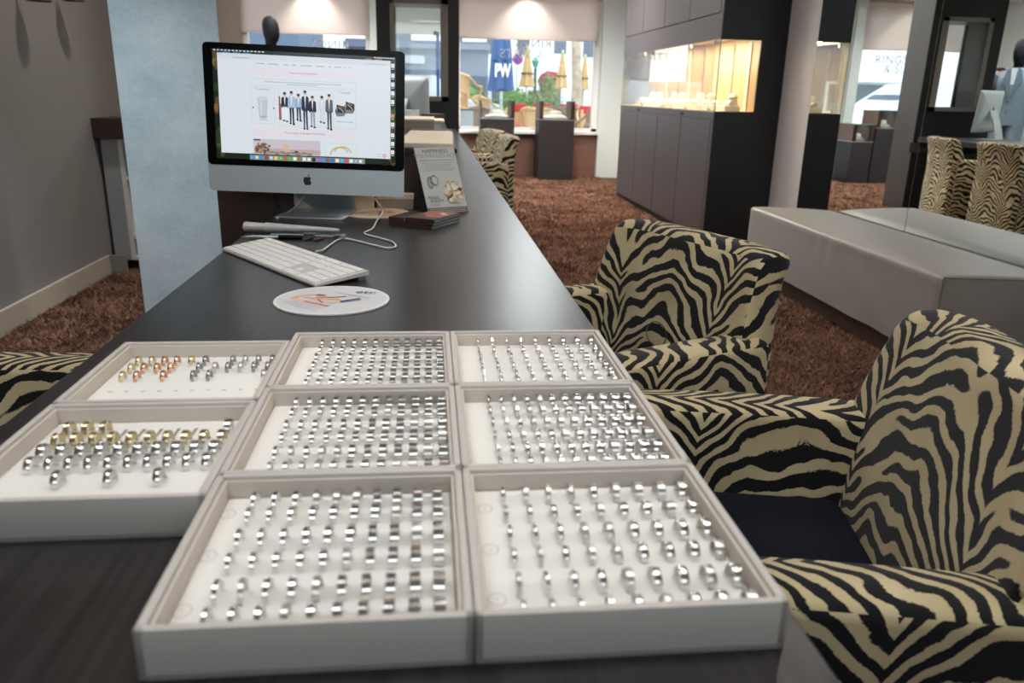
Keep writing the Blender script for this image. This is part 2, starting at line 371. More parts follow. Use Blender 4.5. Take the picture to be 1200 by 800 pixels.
# lettering stuck on the panes, read from the street
def UP_IN(o): return MAT(o, (1, 0, 0), (0, 0, 1), (0, -1, 0))
g = G()
text_g('RINGS', 0.155, UP_IN((1.385, 11.045, 1.655)), g, mirror=True, sp=1.12)
text_g('& SUITS', 0.155, UP_IN((1.23, 11.045, 1.525)), g, mirror=True, sp=1.12)
lt = obj('window_lettering', g, M_frost, bpy.data.objects['window_1'])
g = G()
text_g('RINGS', 0.155, UP_IN((-1.25, 11.045, 1.575)), g, mirror=True, sp=1.12)
text_g('& SUITS', 0.155, UP_IN((-1.45, 11.045, 1.455)), g, mirror=True, sp=1.12)
obj('window_lettering', g, M_frost, bpy.data.objects['window_2'])
# glazed shop door between the windows
door = struct('door_1', G().box(-0.6, -0.52, 10.98, 11.05, 0, 2.36).box(0.19, 0.27, 10.98, 11.05, 0, 2.36).box(-0.52, 0.19, 10.98, 11.05, 0, 0.22).box(-0.52, 0.19, 10.98, 11.05, 1.78, 1.93).box(-0.52, 0.19, 10.98, 11.05, 1.94, 2.36), M_wall_pale)
struct('door_pane', G().box(-0.52, 0.19, 11.01, 11.02, 0.22, 1.78), M_glass, door)
g = G().tube([(0.125, 10.9, 0.72), (0.125, 10.9, 1.74)], 0.02, 10)
struct('door_handle', g, mat('blue_handle', rgb(52, 86, 150), 0.4), door, True)
struct('door_handle_end', G().tube([(0.125, 10.9, 1.74), (0.125, 10.9, 1.79), (0.10, 10.93, 1.80), (0.09, 10.98, 1.79)], 0.022, 10), M_black, door, True)
# skirting
struct('baseboard_left', G().box(XL, XL + 0.018, -2.25, 4.90, 0, 0.115, 0.004), M_base)
struct('baseboard_left_end', G().box(XL, XL + 0.11, 4.90, 4.92, 0, 0.115, 0.003), M_wall_left)
struct('floor_left_boards', G().box(XL, -1.0, 4.92, 5.62, 0, 0.012), M_wood)

# carpet pile: individual shaggy blades, one uncountable surface
def pile(name, regions):
    V = []; 
    for (x0, x1, y0, y1, dens, ln, wd) in regions:
        n = int((x1 - x0) * (y1 - y0) * dens)
        x = np.random.uniform(x0, x1, n); y = np.random.uniform(y0, y1, n); a = np.random.uniform(0, 2 * PI, n)
        # locks of pile lean together
        lx = np.sin(x * 7 + 3 * np.sin(y * 5)) * 0.25 + np.random.normal(0, 0.7, n); ly = np.cos(y * 6 + 2 * np.sin(x * 6)) * 0.25 + np.random.normal(0, 0.7, n)
        l = ln * np.random.uniform(0.6, 1.3, n); ww = wd * np.random.uniform(0.6, 1.3, n)
        p0 = np.stack([x - np.cos(a) * ww / 2, y - np.sin(a) * ww / 2, np.zeros(n)], 1); p1 = np.stack([x + np.cos(a) * ww / 2, y + np.sin(a) * ww / 2, np.zeros(n)], 1)
        p2 = np.stack([x + lx * l * 0.8, y + ly * l * 0.8, l * np.random.uniform(0.5, 0.9, n)], 1)
        V.append(np.stack([p0, p1, p2], 1).reshape(-1, 3))
    V = np.concatenate(V); n = len(V) // 3
    me = bpy.data.meshes.new(name); me.vertices.add(len(V)); me.vertices.foreach_set('co', V.ravel()); me.loops.add(len(V)); me.loops.foreach_set('vertex_index', np.arange(len(V), dtype=np.int32))
    me.polygons.add(n); me.polygons.foreach_set('loop_start', np.arange(0, 3 * n, 3, dtype=np.int32)); me.update(calc_edges=True)
    me.materials.append(M_carpet); o = bpy.data.objects.new(name, me); COL.objects.link(o); return o
cp = pile('carpet_pile', [(0.25, 2.1, 0.2, 3.6, 12000, 0.024, 0.007), (0.25, 2.1, 3.6, 7.0, 8000, 0.026, 0.010), (2.1, 2.56, 0.2, 2.86, 12000, 0.024, 0.007), (0.25, 2.3, 7.0, 10.9, 4500, 0.026, 0.013),
                          (XL + 0.02, -0.42, 0.4, 3.5, 12000, 0.024, 0.007), (XL + 0.02, -0.42, 3.5, 4.92, 8000, 0.026, 0.010), (-2.5, 0.25, 8.15, 10.9, 3500, 0.026, 0.014)])
tag(cp, 'rust brown shaggy carpet pile covering the shop floor', 'carpet', kind='stuff')

# ------------------------------------------------------------------ ceiling lamps
def downlight(x, y, z, power, label, tilt=None, size=1.25, blend=0.8, color=(1.0, 0.94, 0.87)):
    t = thing('downlight', label, 'ceiling light', (x, y, z), 0, 'recessed downlights in the ceiling')
    obj('rim', G().lathe([(0.045, -0.001), (0.062, -0.006), (0.066, 0.0)], 24), M_white, t, True)
    obj('lens', G().lathe([(0.0, -0.003), (0.046, -0.002), (0.046, 0.0)], 24), M_lamp, t)
    d = bpy.data.lights.new('downlight_beam', 'SPOT'); d.energy = power; d.color = color; d.spot_size = size * 2; d.spot_blend = blend; d.shadow_soft_size = 0.05
    o = bpy.data.objects.new('downlight_beam', d); COL.objects.link(o); o.parent = t; o.location = (0, 0, -0.012)
    if tilt: o.rotation_euler = tilt
    return t
for iy, y in enumerate((0.95, 2.7, 4.4, 6.2, 8.0, 9.6)):
    for ix, x in enumerate((-1.25, 0.25, 1.55)):
        downlight(x, y, ZC, 150 if (ix == 0 and iy == 1) else 30 if y < 3 else 50 if y < 7 else 160, 'round recessed ceiling downlight, %s from the rear wall, %s' % (('first row', 'second row', 'third row', 'fourth row', 'fifth row', 'sixth row')[iy], ('above the staff side', 'above the counter', 'above the customer side')[ix]), tilt=(math.radians(10), 0, 0) if (ix == 0 and iy == 1) else None, size=0.62 if (ix == 0 and iy == 1) else 1.25, color=(0.90, 0.96, 1.0) if (ix == 0 and iy == 1) else (1.0, 0.94, 0.87))
for x, s in ((1.28, 'right'), (-1.42, 'left')):
    downlight(x, 10.66, 2.36, 110, 'bright downlight washing the roller blind over the %s shop window' % s, tilt=(math.radians(22), 0, 0), size=0.85, blend=0.7, color=(1.0, 0.90, 0.80))

M_fill = lamp_mat('fill_cool_glow', (0.93, 0.97, 1.0), 7.0)
M_fill_far = lamp_mat('fill_far_glow', (0.90, 0.97, 1.0), 25.0)  # stronger glow for the far added panels: window-end fill and desk sheen
def fill_panel(x, y, sx, sy, label, m=None):  # unseen glowing panels added for soft fill and ring highlights
    t = thing('added_fill_panel', label, 'ceiling light', (x, y, ZC), 0, 'added fill light panels in the ceiling')
    obj('fill_panel_frame', G().box(-sx / 2 - 0.02, sx / 2 + 0.02, -sy / 2 - 0.02, sy / 2 + 0.02, -0.008, 0.0), M_white, t)
    obj('fill_panel_face', G().box(-sx / 2, sx / 2, -sy / 2, sy / 2, -0.010, -0.008), m or M_fill, t)
fill_panel(-0.55, 0.55, 0.6, 0.6, 'flat added fill light panel above the ring trays on the staff side')
fill_panel(0.75, 0.55, 0.6, 0.6, 'flat added fill light panel above the nearest zebra chair')
fill_panel(1.1, 8.3, 0.6, 1.2, 'long added fill light panel between the display pillar and the lit vitrine', M_fill_far)
fill_panel(-1.5, 8.3, 0.6, 1.2, 'long added fill light panel above the mannequins', M_fill_far)
fill_panel(1.1, 4.6, 0.6, 0.6, 'flat added fill light panel above the bench side of the carpet')

# roller blinds
M_blind = bpy.data.materials.new('blind_fabric'); M_blind.use_nodes = True
_nt = M_blind.node_tree; _p = _nt.nodes['Principled BSDF']; _p.inputs['Base Color'].default_value = (*rgb(244, 234, 228), 1); _p.inputs['Roughness'].default_value = 0.9
_t = _nt.nodes.new('ShaderNodeBsdfTranslucent'); _t.inputs[0].default_value = (*rgb(246, 234, 228), 1); _m = _nt.nodes.new('ShaderNodeMixShader'); _m.inputs[0].default_value = 0.75
_nt.links.new(_p.outputs[0], _m.inputs[1]); _nt.links.new(_t.outputs[0], _m.inputs[2]); _nt.links.new(_m.outputs[0], _nt.nodes['Material Output'].inputs[0])
for (x0, x1, s) in ((0.36, 2.2, 'right'), (-2.33, -0.73, 'left')):
    t = thing('roller_blind', 'pinkish white blind half lowered over the %s shop window' % s, 'blind', ((x0 + x1) / 2, 10.93, 2.3), 0)
    w2 = (x1 - x0) / 2
    obj('blind_cloth', G().box(-w2, w2, -0.004, 0.004, -0.535, 0.0), M_blind, t)
    obj('bottom_bar', G().box(-w2, w2, -0.012, 0.012, -0.56, -0.535, 0.004), M_blind, t)
    obj('roller', G().tube([(-w2, 0.0, 0.02), (w2, 0.0, 0.02)], 0.025, 12), M_white, t, True)

# ------------------------------------------------------------------ desk
T = 0.75
t = thing('long_counter_desk', 'long dark wood grain counter desk with ring trays on its near end', 'desk', (-0.1, 3.5, 0))
obj('desk_top', G().box(-0.356, 0.355, -4.2, 4.24, T - 0.05, T, 0.0025, 2), M_desk, t)
obj('apron', G().box(-0.32, 0.0, -4.0, 4.2, T - 0.14, T - 0.05), M_black, t)
for k, y in enumerate((-3.6, -1.3, 1.2, 4.1)):
    obj('support_panel', G().box(-0.33, 0.05, y, y + 0.06, 0, T - 0.05), M_desk, t)

# raised brown counter block on the desk
t = thing('raised_counter_box', 'dark brown raised box on the desk behind the big monitor', 'counter box', (-0.19, 3.75, T))
obj('carcass', G().box(-0.27, 0.27, -1.25, 1.25, 0.0, 0.165), M_brownbox, t)
obj('top_board', G().box(-0.275, 0.275, -1.26, 1.26, 0.165, 0.18, 0.002), M_desk, t)

# square pillar papered in blue grey concrete look, standing behind the desk on the staff side
struct('pillar', G().box(-1.285, -0.858, 3.6, 4.02, 0, ZC, 0.004), M_concrete)
struct('pillar_side', G().box(-0.858, -0.855, 3.604, 4.016, 0, ZC), M_pier, bpy.data.objects['pillar'])  # taupe sheet: the shade on this side is put into its colour
t = thing('staff_cabinet', 'dark brown cabinet on the staff side behind the big monitor', 'cabinet', (-0.56, 3.0, 0))
obj('carcass', G().box(-0.085, 0.095, -0.48, 0.48, 0.04, 0.90), M_brownbox, t); obj('plinth', G().box(-0.07, 0.09, -0.46, 0.46, 0.0, 0.04), M_black, t); obj('top_board', G().box(-0.087, 0.096, -0.482, 0.482, 0.90, 0.92, 0.002), M_brownbox, t)

# ------------------------------------------------------------------ ring trays
TZ = T
tray_defs = [  # centre x, centre y, label
    ('front_mid', -0.0778, 0.5235, 'pale grey ring tray with flat silver bands, nearest of the middle column'),
    ('front_right', 0.1285, 0.5235, 'pale grey ring tray with nine columns of rings, nearest of the right column'),
    ('mid_mid', -0.0778, 0.7290, 'pale grey ring tray with flat bands, middle one of the middle column'),
    ('mid_right', 0.1285, 0.7290, 'pale grey ring tray with domed bands, middle one of the right column'),
    ('far_mid', -0.0778, 0.9355, 'pale grey ring tray with flat bands, farthest of the middle column'),
    ('far_right', 0.1285, 0.9355, 'pale grey ring tray with slim bands, farthest of the right column'),
    ('front_left', -0.2840, 0.6915, 'pale grey tray with gold and silver rings, nearer of the left column'),
    ('far_left', -0.2840, 0.9000, 'pale grey tray with small rose gold rings, farther of the left column')]
hx, hy, HT, WT = 0.1028, 0.1030, 0.037, 0.0065
def tray_body():
    g = G(); g.box(-hx, hx, -hy, hy, 0.0, 0.006, 0.0015)
    for a in ((-hx, -hx + WT, -hy, hy), (hx - WT, hx, -hy, hy), (-hx, hx, -hy, -hy + WT), (-hx, hx, hy - WT, hy)):
        g.box(a[0], a[1], a[2], a[3], 0.0, HT, 0.0014, 2)
    return g
def tray_liner():
    g = G(); i, j, w3 = hx - WT, hy - WT, 0.003
    for a in ((-i, -i + w3, -j, j), (i - w3, i, -j, j), (-i, i, -j, -j + w3), (-i, i, j - w3, j)):
        g.box(a[0], a[1], a[2], a[3], 0.005, HT - 0.0035, 0.0008, 2)
    return g
def tray_pad():
    i, j = hx - WT - 0.003, hy - WT - 0.003
    return G().box(-i, i, -j, j, 0.006, 0.0185, 0.002, 3)
PADZ = TZ + 0.0185
tray0 = None; trays = {}
for key, cx, cy, lab in tray_defs:
    if tray0 is None:
        tray0 = thing('ring_tray', lab, 'ring tray', (cx, cy, TZ), 0, 'ring trays on the desk')
        obj('tray_frame', tray_body(), M_leather, tray0, True); obj('tray_lining', tray_liner(), M_liner, tray0, True); obj('pad', tray_pad(), M_pad, tray0, True)
        trays[key] = tray0
    else: trays[key] = dup(tray0, lab, (cx, cy, TZ))
# size marks printed on the pads: a small oval with a number at the left of each pair of rows
def oval_mark(parent, x, y, num):
    g = G(); n = 20; rx, ry = 0.0065, 0.0075
    for k in range(n):
        a, b = 2 * PI * k / n, 2 * PI * (k + 1) / n; q = 0.90
        f = [g.bm.verts.new((x + rx * s * math.cos(c), y + ry * s * math.sin(c), 0.0188)) for c, s in ((a, 1), (b, 1), (b, q), (a, q))]; g.bm.faces.new(f)
    text_g(num, 0.0045, Matrix.Translation((x, y - 0.0015, 0.0188)), g)
    obj('size_mark', g, M_mark, parent)
for key, x, rows in (('front_mid', -0.0875, (0.066, 0.005, -0.06)), ('front_right', -0.0855, (0.062, 0.0, -0.062))):
    for k, y in enumerate(rows): oval_mark(trays[key], x, y, str(5 + k))

# ---- rings: lathe about x
ring_cache = {}
def ring_mesh(width, R, kind, mname):
    key = (round(width * 2000), round(R * 5000), kind, mname)
    if key in ring_cache: return ring_cache[key]
    w2 = width / 2; ri = R - 0.0013; n = 32
    if kind == 'dome': prof = [(ri, -w2), (R - 0.0006, -w2), (R - 0.0002, -w2 * 0.6), (R, -w2 * 0.2), (R, w2 * 0.2), (R - 0.0002, w2 * 0.6), (R - 0.0006, w2), (ri, w2)]
    elif kind == 'groove': prof = [(ri, -w2), (R - 0.0004, -w2), (R, -w2 * 0.7), (R, -w2 * 0.15), (R - 0.0005, 0), (R, w2 * 0.15), (R, w2 * 0.7), (R - 0.0004, w2), (ri, w2)]
    else: prof = [(ri, -w2), (R - 0.0002, -w2), (R, -w2 + 0.0002), (R, w2 - 0.0002), (R - 0.0002, w2), (ri, w2)]
    g = G().lathe(prof, n, M=Matrix.Rotation(PI / 2, 4, 'Y'), closed=True)
    me = bpy.data.meshes.new('ring'); g.bm.to_mesh(me); g.bm.free()
    me.polygons.foreach_set('use_smooth', [True] * len(me.polygons)); me.set_sharp_from_angle(angle=math.radians(28))
    me.materials.append({'silver': M_silver, 'satin': M_satin, 'gold': M_gold, 'rose': M_rose, 'dark': M_darkmetal}[mname])
    ring_cache[key] = me; return me
ORD = ['first', 'second', 'third', 'fourth', 'fifth', 'sixth', 'seventh', 'eighth', 'ninth', 'tenth', 'eleventh', 'twelfth']
def ring(x, y, width, R, kind, mname, label, group, rz=0.0):
    o = bpy.data.objects.new('wedding_ring', ring_mesh(width, R, kind, mname)); COL.objects.link(o)
    o.location = (x, y, PADZ + R * 0.26); o.rotation_euler = (0, 0, rz); return tag(o, label, 'ring', group)
GRIDS = {  # x0, x1, columns, row ys from the back, widths, default profile, tray words
    'front_mid': (-0.1455, 0.004, 10, (0.601, 0.577, 0.5425, 0.512, 0.477, 0.4485), (0.0030, 0.0078), 'flat', 'nearest tray, middle column'),
    'front_right': (0.059, 0.2145, 9, (0.5985, 0.5685, 0.5355, 0.506, 0.472, 0.443), (0.0028, 0.0070), 'dome', 'nearest tray, right column'),
    'mid_mid': (-0.1448, 0.0105, 12, (0.813, 0.786, 0.751, 0.7235, 0.689, 0.6595), (0.0030, 0.0085), 'flat', 'middle tray, middle column'),
    'mid_right': (0.0622, 0.2175, 12, (0.8095, 0.7825, 0.749, 0.718, 0.686, 0.6585), (0.0026, 0.0095), 'dome', 'middle tray, right column')}
FAR = {'far_mid': (-0.1435, 0.011, 12, (1.024, 0.997, 0.9635, 0.9365, 0.9025, 0.874), (0.0030, 0.0080), 'flat'),
       'far_right': (0.0630, 0.2187, 9, (1.0235, 0.9895, 0.958, 0.926, 0.892, 0.8745), (0.0024, 0.0060), 'dome')}
def ring_spec(key, r, c, nc, wd, kind):
    f = c / (nc - 1); width = wd[0] + (wd[1] - wd[0]) * f ** 1.1
    R = 0.0102 if r % 2 == 0 else 0.0090
    q = random.random(); mname = 'silver'
    if key.endswith('right'):
        if q < 0.28: mname = 'satin'; kind = 'flat' if q < 0.14 else 'dome'
        elif q < 0.5 and width > 0.004: kind = 'groove'
    elif q < 0.12: mname = 'satin'
    return width, R, kind, mname
LOOK = {('flat', 'silver'): 'flat polished silver band', ('flat', 'satin'): 'flat satin silver band', ('dome', 'silver'): 'domed polished silver band', ('dome', 'satin'): 'domed satin silver band', ('groove', 'silver'): 'grooved polished silver band'}
for key, (x0, x1, nc, ys, wd, kd, words) in GRIDS.items():
    for r, y in enumerate(ys):
        for c in range(nc):
            width, R, kind, mname = ring_spec(key, r, c, nc, wd, kd)
            ring(x0 + (x1 - x0) * c / (nc - 1), y, width, R, kind, mname, '%s, %s row from back, %s from left, %s' % (LOOK[(kind, mname)], ORD[r], ORD[c], words), 'silver rings in the ' + words, random.uniform(-0.06, 0.06))
# the two farthest trays: past the limit, one joined object
g = G()
for key, (x0, x1, nc, ys, wd, kd) in FAR.items():
    for r, y in enumerate(ys):
        for c in range(nc):
            width, R, kind, mname = ring_spec(key, r, c, nc, wd, kd); me = ring_mesh(width, R, kind, 'silver').copy()
            me.transform(Matrix.Translation((x0 + (x1 - x0) * c / (nc - 1), y, PADZ + R * 0.26))); g.bm.from_mesh(me); bpy.data.meshes.remove(me)
o = obj('rings_in_far_trays', g, M_silver, None, True, 28); tag(o, 'many small silver rings in rows in the two farthest trays', 'rings', kind='stuff')
# nearer left tray: gold rings behind, steel rings in front
LW = 'nearer left tray'
def bicolor(x, y, width, R, gold, label, group, rim, prof):
    o = ring(x, y, width, R, prof, 'gold' if gold else 'silver', label, group); o.location.z = PADZ + R * 0.30
    if rim:
        p = bpy.data.objects.new('edge_band', ring_mesh(0.0018, R + 0.0003, 'flat', 'silver')); COL.objects.link(p); p.parent = o; p.location = (width / 2 - 0.001, 0, 0)
    return o
lf = {0: (0.757, [(-0.355, 1), (-0.338, 1), (-0.321, 1), (-0.203, 0)]), 1: (0.7305, [(-0.355 + 0.01689 * k, 1) for k in range(10)]), 2: (0.706, [(-0.357 + 0.017 * k, 0) for k in range(10)]),
      3: (0.679, [(-0.356 + 0.0169 * k, 0) for k in range(10)]), 4: (0.650, [(-0.321, 0), (-0.278, 0), (-0.237, 0)])}
for r, (y, items) in lf.items():
    for c, (x, gold) in enumerate(items):
        ww = 0.0075 if r == 2 else 0.0058
        lab = '%s ring, %s row from back, %s from left, %s' % ('yellow gold and silver' if gold else ('wide silver' if r == 2 else 'polished silver'), ORD[r], ORD[c], LW)
        bicolor(x, y, ww, 0.0100, gold, lab, 'rings in the ' + LW, bool(gold and c % 3 != 1), 'flat' if r == 0 or (r == 1 and c % 2) else 'groove' if r == 2 or gold else 'dome')
for k in range(5):
    obj('empty_slot', G().box(-0.022 + 0.0169 * k, -0.019 + 0.0169 * k, 0.054, 0.074, 0.0183, 0.0189), M_slot, trays['front_left'])
g = text_g('ringen', 0.008, Matrix.Translation((0.01, -0.083, 0.0188)), None); obj('maker_mark', g, M_mark, trays['front_left'])
# farther left tray: small rings, yellow and rose gold on the left, dark silver on the right
RW = 'farther left tray'
lb = [[-0.359, -0.343, -0.328, -0.313, -0.296, -0.279, -0.246, -0.231, -0.215, -0.198], [-0.359, -0.344, -0.329, -0.313, -0.280, -0.261, -0.246, -0.231, -0.215, -0.199], [-0.359, -0.343, -0.313, -0.279, -0.261, -0.198]]
lbm = [['gold', 'gold', 'rose', 'rose', 'gold', 'dark', 'dark', 'satin', 'dark', 'dark'], ['gold', 'rose', 'rose', 'rose', 'dark', 'satin', 'dark', 'satin', 'dark', 'dark'], ['gold', 'rose', 'rose', 'dark', 'dark', 'silver']]
NM = {'gold': 'yellow gold', 'rose': 'rose gold', 'dark': 'dark silver', 'satin': 'satin silver', 'silver': 'bright silver'}
for r, xs in enumerate(lb):
    for c, x in enumerate(xs):
        ring(x, (0.9655, 0.9395, 0.911)[r], 0.0040, 0.0088, 'dome', lbm[r][c], 'small %s ring, %s row from back, %s from left, %s' % (NM[lbm[r][c]], ORD[r], ORD[c], RW), 'rings in the ' + RW)
for k in range(10):
    obj('print_line', G().box(-0.078 + 0.0178 * k, -0.0735 + 0.0178 * k, -0.028, -0.026, 0.0183, 0.0188), M_mark, trays['far_left'])

# ------------------------------------------------------------------ desktop computer
def apple(size):
    pts = []
    right = [(0.0, 0.31), (0.10, 0.36), (0.22, 0.38), (0.34, 0.32), (0.39, 0.26), (0.30, 0.16), (0.285, 0.04), (0.31, -0.08), (0.42, -0.18), (0.36, -0.32), (0.25, -0.46), (0.15, -0.50), (0.0, -0.46)]
    left = [(-0.14, -0.50), (-0.25, -0.46), (-0.37, -0.28), (-0.43, -0.06), (-0.42, 0.14), (-0.34, 0.30), (-0.22, 0.38), (-0.10, 0.36)]
    body = [(x * size, y * size) for x, y in right + left]
    leaf = [(x * size, y * size) for x, y in [(0.0, 0.40), (0.02, 0.50), (0.09, 0.60), (0.20, 0.66), (0.19, 0.56), (0.12, 0.46)]]
    return body, leaf
def screen_art(Wd, Hd):
    P = Print(); X = lambda u: (u - 0.5) * Wd; Y = lambda v: (0.5 - v) * Hd
    R = lambda u0, v0, u1, v1, c: P.rect(X(u0), Y(v1), X(u1), Y(v0), c)
    rnd = random.Random(3)
    R(0, 0, 1, 1, rgb(22, 34, 20))
    for k in range(90):
        u, v = rnd.choice([rnd.uniform(0, 0.045), rnd.uniform(0.97, 1), rnd.uniform(0, 1)]), rnd.uniform(0, 1)
        c = rnd.choice([rgb(30, 60, 24), rgb(58, 84, 34), rgb(120, 98, 48), rgb(16, 24, 16), rgb(86, 70, 40)]) if v > 0.35 or u < 0.05 else rnd.choice([rgb(20, 70, 90), rgb(28, 48, 40)])
        P.disc(X(min(max(u, 0.012), 0.988)), Y(min(max(v, 0.03), 0.97)), 0.006, 0.012, c, 8)
    R(0, 0, 1, 0.022, rgb(30, 44, 46))
    for k in range(14): R(0.01 + 0.02 * k, 0.006, 0.022 + 0.02 * k, 0.015, rgb(225, 230, 232))
    for k in range(9): R(0.88 + 0.013 * k, 0.006, 0.888 + 0.013 * k, 0.015, rgb(225, 230, 232))
    for k in range(16): R(0.06 + 0.055 * k, 0.022, 0.1 + 0.055 * k, 0.034, rnd.choice([rgb(50, 120, 150), rgb(24, 40, 36), rgb(150, 110, 80), rgb(30, 60, 60)]))
    R(0.030, 0.034, 0.972, 0.945, rgb(222, 230, 237))
    R(0.030, 0.034, 0.972, 0.085, rgb(214, 222, 230))
    for u in (0.038, 0.046, 0.054): P.disc(X(u), Y(0.045), 0.0014, 0.0014, rgb(190, 195, 200), 8)
    R(0.115, 0.068, 0.2, 0.074, rgb(160, 168, 176)); R(0.84, 0.066, 0.95, 0.074, rgb(190, 196, 202))
    for u0, u1 in ((0.24, 0.285), (0.3, 0.36), (0.385, 0.415), (0.43, 0.455), (0.48, 0.54), (0.56, 0.61), (0.63, 0.645), (0.665, 0.7), (0.72, 0.727), (0.742, 0.748)): R(u0, 0.112, u1, 0.118, rgb(150, 156, 165))
    def frame(u0, v0, u1, v1, c=rgb(198, 206, 214)):
        for a in ((u0, v0, u1, v0 + 0.003), (u0, v1 - 0.003, u1, v1), (u0, v0, u0 + 0.0018, v1), (u1 - 0.0018, v0, u1, v1)): R(*a, c)
    R(0.198, 0.152, 0.782, 0.222, rgb(230, 224, 231)); P.text('Trouwen & trouwpakken', X(0.49), Y(0.194), 0.0075, rgb(150, 140, 150))
    frame(0.198, 0.25, 0.782, 0.31); R(0.28, 0.272, 0.70, 0.278, rgb(170, 176, 184)); R(0.40, 0.29, 0.57, 0.296, rgb(170, 176, 184))
    frame(0.205, 0.325, 0.333, 0.66); P.text('Trouwringen', X(0.268), Y(0.352), 0.0075, rgb(140, 146, 156))
    P.poly([(X(0.238), Y(0.425)), (X(0.295), Y(0.425)), (X(0.289), Y(0.60)), (X(0.245), Y(0.60))], rgb(196, 204, 210)); P.disc(X(0.2665), Y(0.425), 0.0135, 0.005, rgb(208, 215, 220)); P.disc(X(0.267), Y(0.6), 0.0105, 0.004, rgb(176, 184, 190))
    P.poly([(X(0.252), Y(0.43)), (X(0.262), Y(0.43)), (X(0.262), Y(0.59)), (X(0.254), Y(0.59))], rgb(214, 220, 225)); R(0.245, 0.622, 0.29, 0.627, rgb(150, 156, 165))
    for u in (0.214, 0.327): P.disc(X(u), Y(0.515), 0.0024, 0.0024, rgb(110, 122, 134), 10)
    frame(0.355, 0.325, 0.645, 0.675); R(0.3545, 0.40, 0.363, 0.62, rgb(150, 88, 66)); R(0.363, 0.47, 0.368, 0.62, rgb(172, 112, 86))
    ppl = [(0.388, 0.365, 0.63, rgb(34, 40, 60), rgb(236, 240, 244)), (0.425, 0.35, 0.655, rgb(168, 192, 214), rgb(22, 24, 32)), (0.463, 0.375, 0.62, rgb(150, 180, 208), rgb(34, 42, 66)), (0.500, 0.335, 0.70, rgb(26, 34, 62), rgb(28, 38, 72)),
           (0.540, 0.385, 0.675, rgb(26, 28, 46), rgb(150, 158, 168)), (0.592, 0.385, 0.63, rgb(206, 218, 230), rgb(206, 218, 230)), (0.632, 0.36, 0.69, rgb(92, 92, 98), rgb(58, 58, 64))]
    for u, v0, v1, top, leg in ppl:
        h = v1 - v0; vh = v0 + h * 0.07
        P.disc(X(u), Y(vh), 0.0040, 0.0055, rgb(214, 170, 146)); P.disc(X(u), Y(vh - 0.010), 0.0042, 0.0034, rgb(48, 34, 30))
        vt, vw = v0 + h * 0.15, v0 + h * 0.50
        P.poly([(X(u - 0.019), Y(vt + 0.012)), (X(u - 0.008), Y(vt)), (X(u + 0.008), Y(vt)), (X(u + 0.019), Y(vt + 0.012)), (X(u + 0.021), Y(vw)), (X(u + 0.012), Y(vw + 0.01)), (X(u - 0.012), Y(vw + 0.01)), (X(u - 0.021), Y(vw))], top)
        P.poly([(X(u - 0.004), Y(vt)), (X(u + 0.004), Y(vt)), (X(u), Y(vt + 0.10 * h / 0.3))], rgb(240, 243, 246))
        P.poly([(X(u - 0.012), Y(vw)), (X(u - 0.001), Y(vw)), (X(u - 0.003), Y(v1 - 0.01)), (X(u - 0.010), Y(v1 - 0.01))], leg); P.poly([(X(u + 0.001), Y(vw)), (X(u + 0.012), Y(vw)), (X(u + 0.013), Y(v1)), (X(u + 0.005), Y(v1))], leg)
        P.disc(X(u - 0.007), Y(v1 - 0.008), 0.0035, 0.0022, rgb(26, 24, 28), 8); P.disc(X(u + 0.010), Y(v1), 0.0038, 0.0022, rgb(26, 24, 28), 8)
    frame(0.655, 0.325, 0.782, 0.675); P.text('Trouwpak', X(0.716), Y(0.352), 0.0075, rgb(140, 146, 156))
    for cx, cy, a in ((0.692, 0.50, -0.3), (0.742, 0.47, -0.35)):
        x, y = X(cx), Y(cy); ca, sa = math.cos(a), math.sin(a)
        q = lambda px, py: (x + px * ca - py * sa, y + px * sa + py * ca)
        P.poly([q(-0.013, 0.009), q(0.011, 0.012), q(0.017, -0.004), q(-0.004, -0.010)], rgb(34, 36, 44)); P.poly([q(-0.012, 0.003), q(-0.004, -0.009), q(-0.003, -0.020), q(-0.011, -0.010)], rgb(92, 100, 112)); P.poly([q(-0.004, -0.010), q(0.017, -0.004), q(0.015, -0.013), q(-0.003, -0.020)], rgb(120, 126, 136))
        P.line([q(-0.006, 0.004), q(0.004, 0.001), q(0.012, -0.004)], 0.0022, rgb(206, 172, 104)); P.line([q(-0.004, 0.008), q(0.008, 0.006)], 0.0012, rgb(150, 156, 166))
    R(0.67, 0.61, 0.765, 0.616, rgb(170, 176, 184))
    R(0.205, 0.70, 0.785, 0.772, rgb(230, 224, 231)); P.text('Trouwringen & gelegenheidskleding', X(0.495), Y(0.744), 0.0075, rgb(150, 140, 150))
    frame(0.208, 0.80, 0.58, 0.945)
    R(0.212, 0.805, 0.58, 0.94, rgb(206, 196, 204)); R(0.212, 0.89, 0.58, 0.94, rgb(188, 170, 168))
    for k in range(46): P.disc(X(0.222 + rnd.random() * 0.075), Y(0.85 + rnd.random() * 0.085), 0.0035, 0.0035, rnd.choice([rgb(120, 92, 76), rgb(150, 122, 100), rgb(96, 76, 66), rgb(170, 142, 124)]), 8)
    R(0.212, 0.806, 0.25, 0.82, rgb(96, 78, 66))
    P.disc(X(0.39), Y(0.885), 0.0078, 0.0125, rgb(214, 186, 158)); P.disc(X(0.393), Y(0.91), 0.0052, 0.0085, rgb(224, 176, 156)); P.disc(X(0.446), Y(0.922), 0.007, 0.0055, rgb(92, 60, 46)); P.poly([(X(0.37), Y(0.94)), (X(0.412), Y(0.94)), (X(0.404), Y(0.925)), (X(0.378), Y(0.925))], rgb(120, 60, 70))
    for k in range(8): P.disc(X(0.31 + 0.03 * k), Y(0.925 + 0.006 * (k % 2)), 0.008, 0.004, rgb(150, 132, 128), 8)
    frame(0.605, 0.815, 0.785, 0.94)
    n = 18
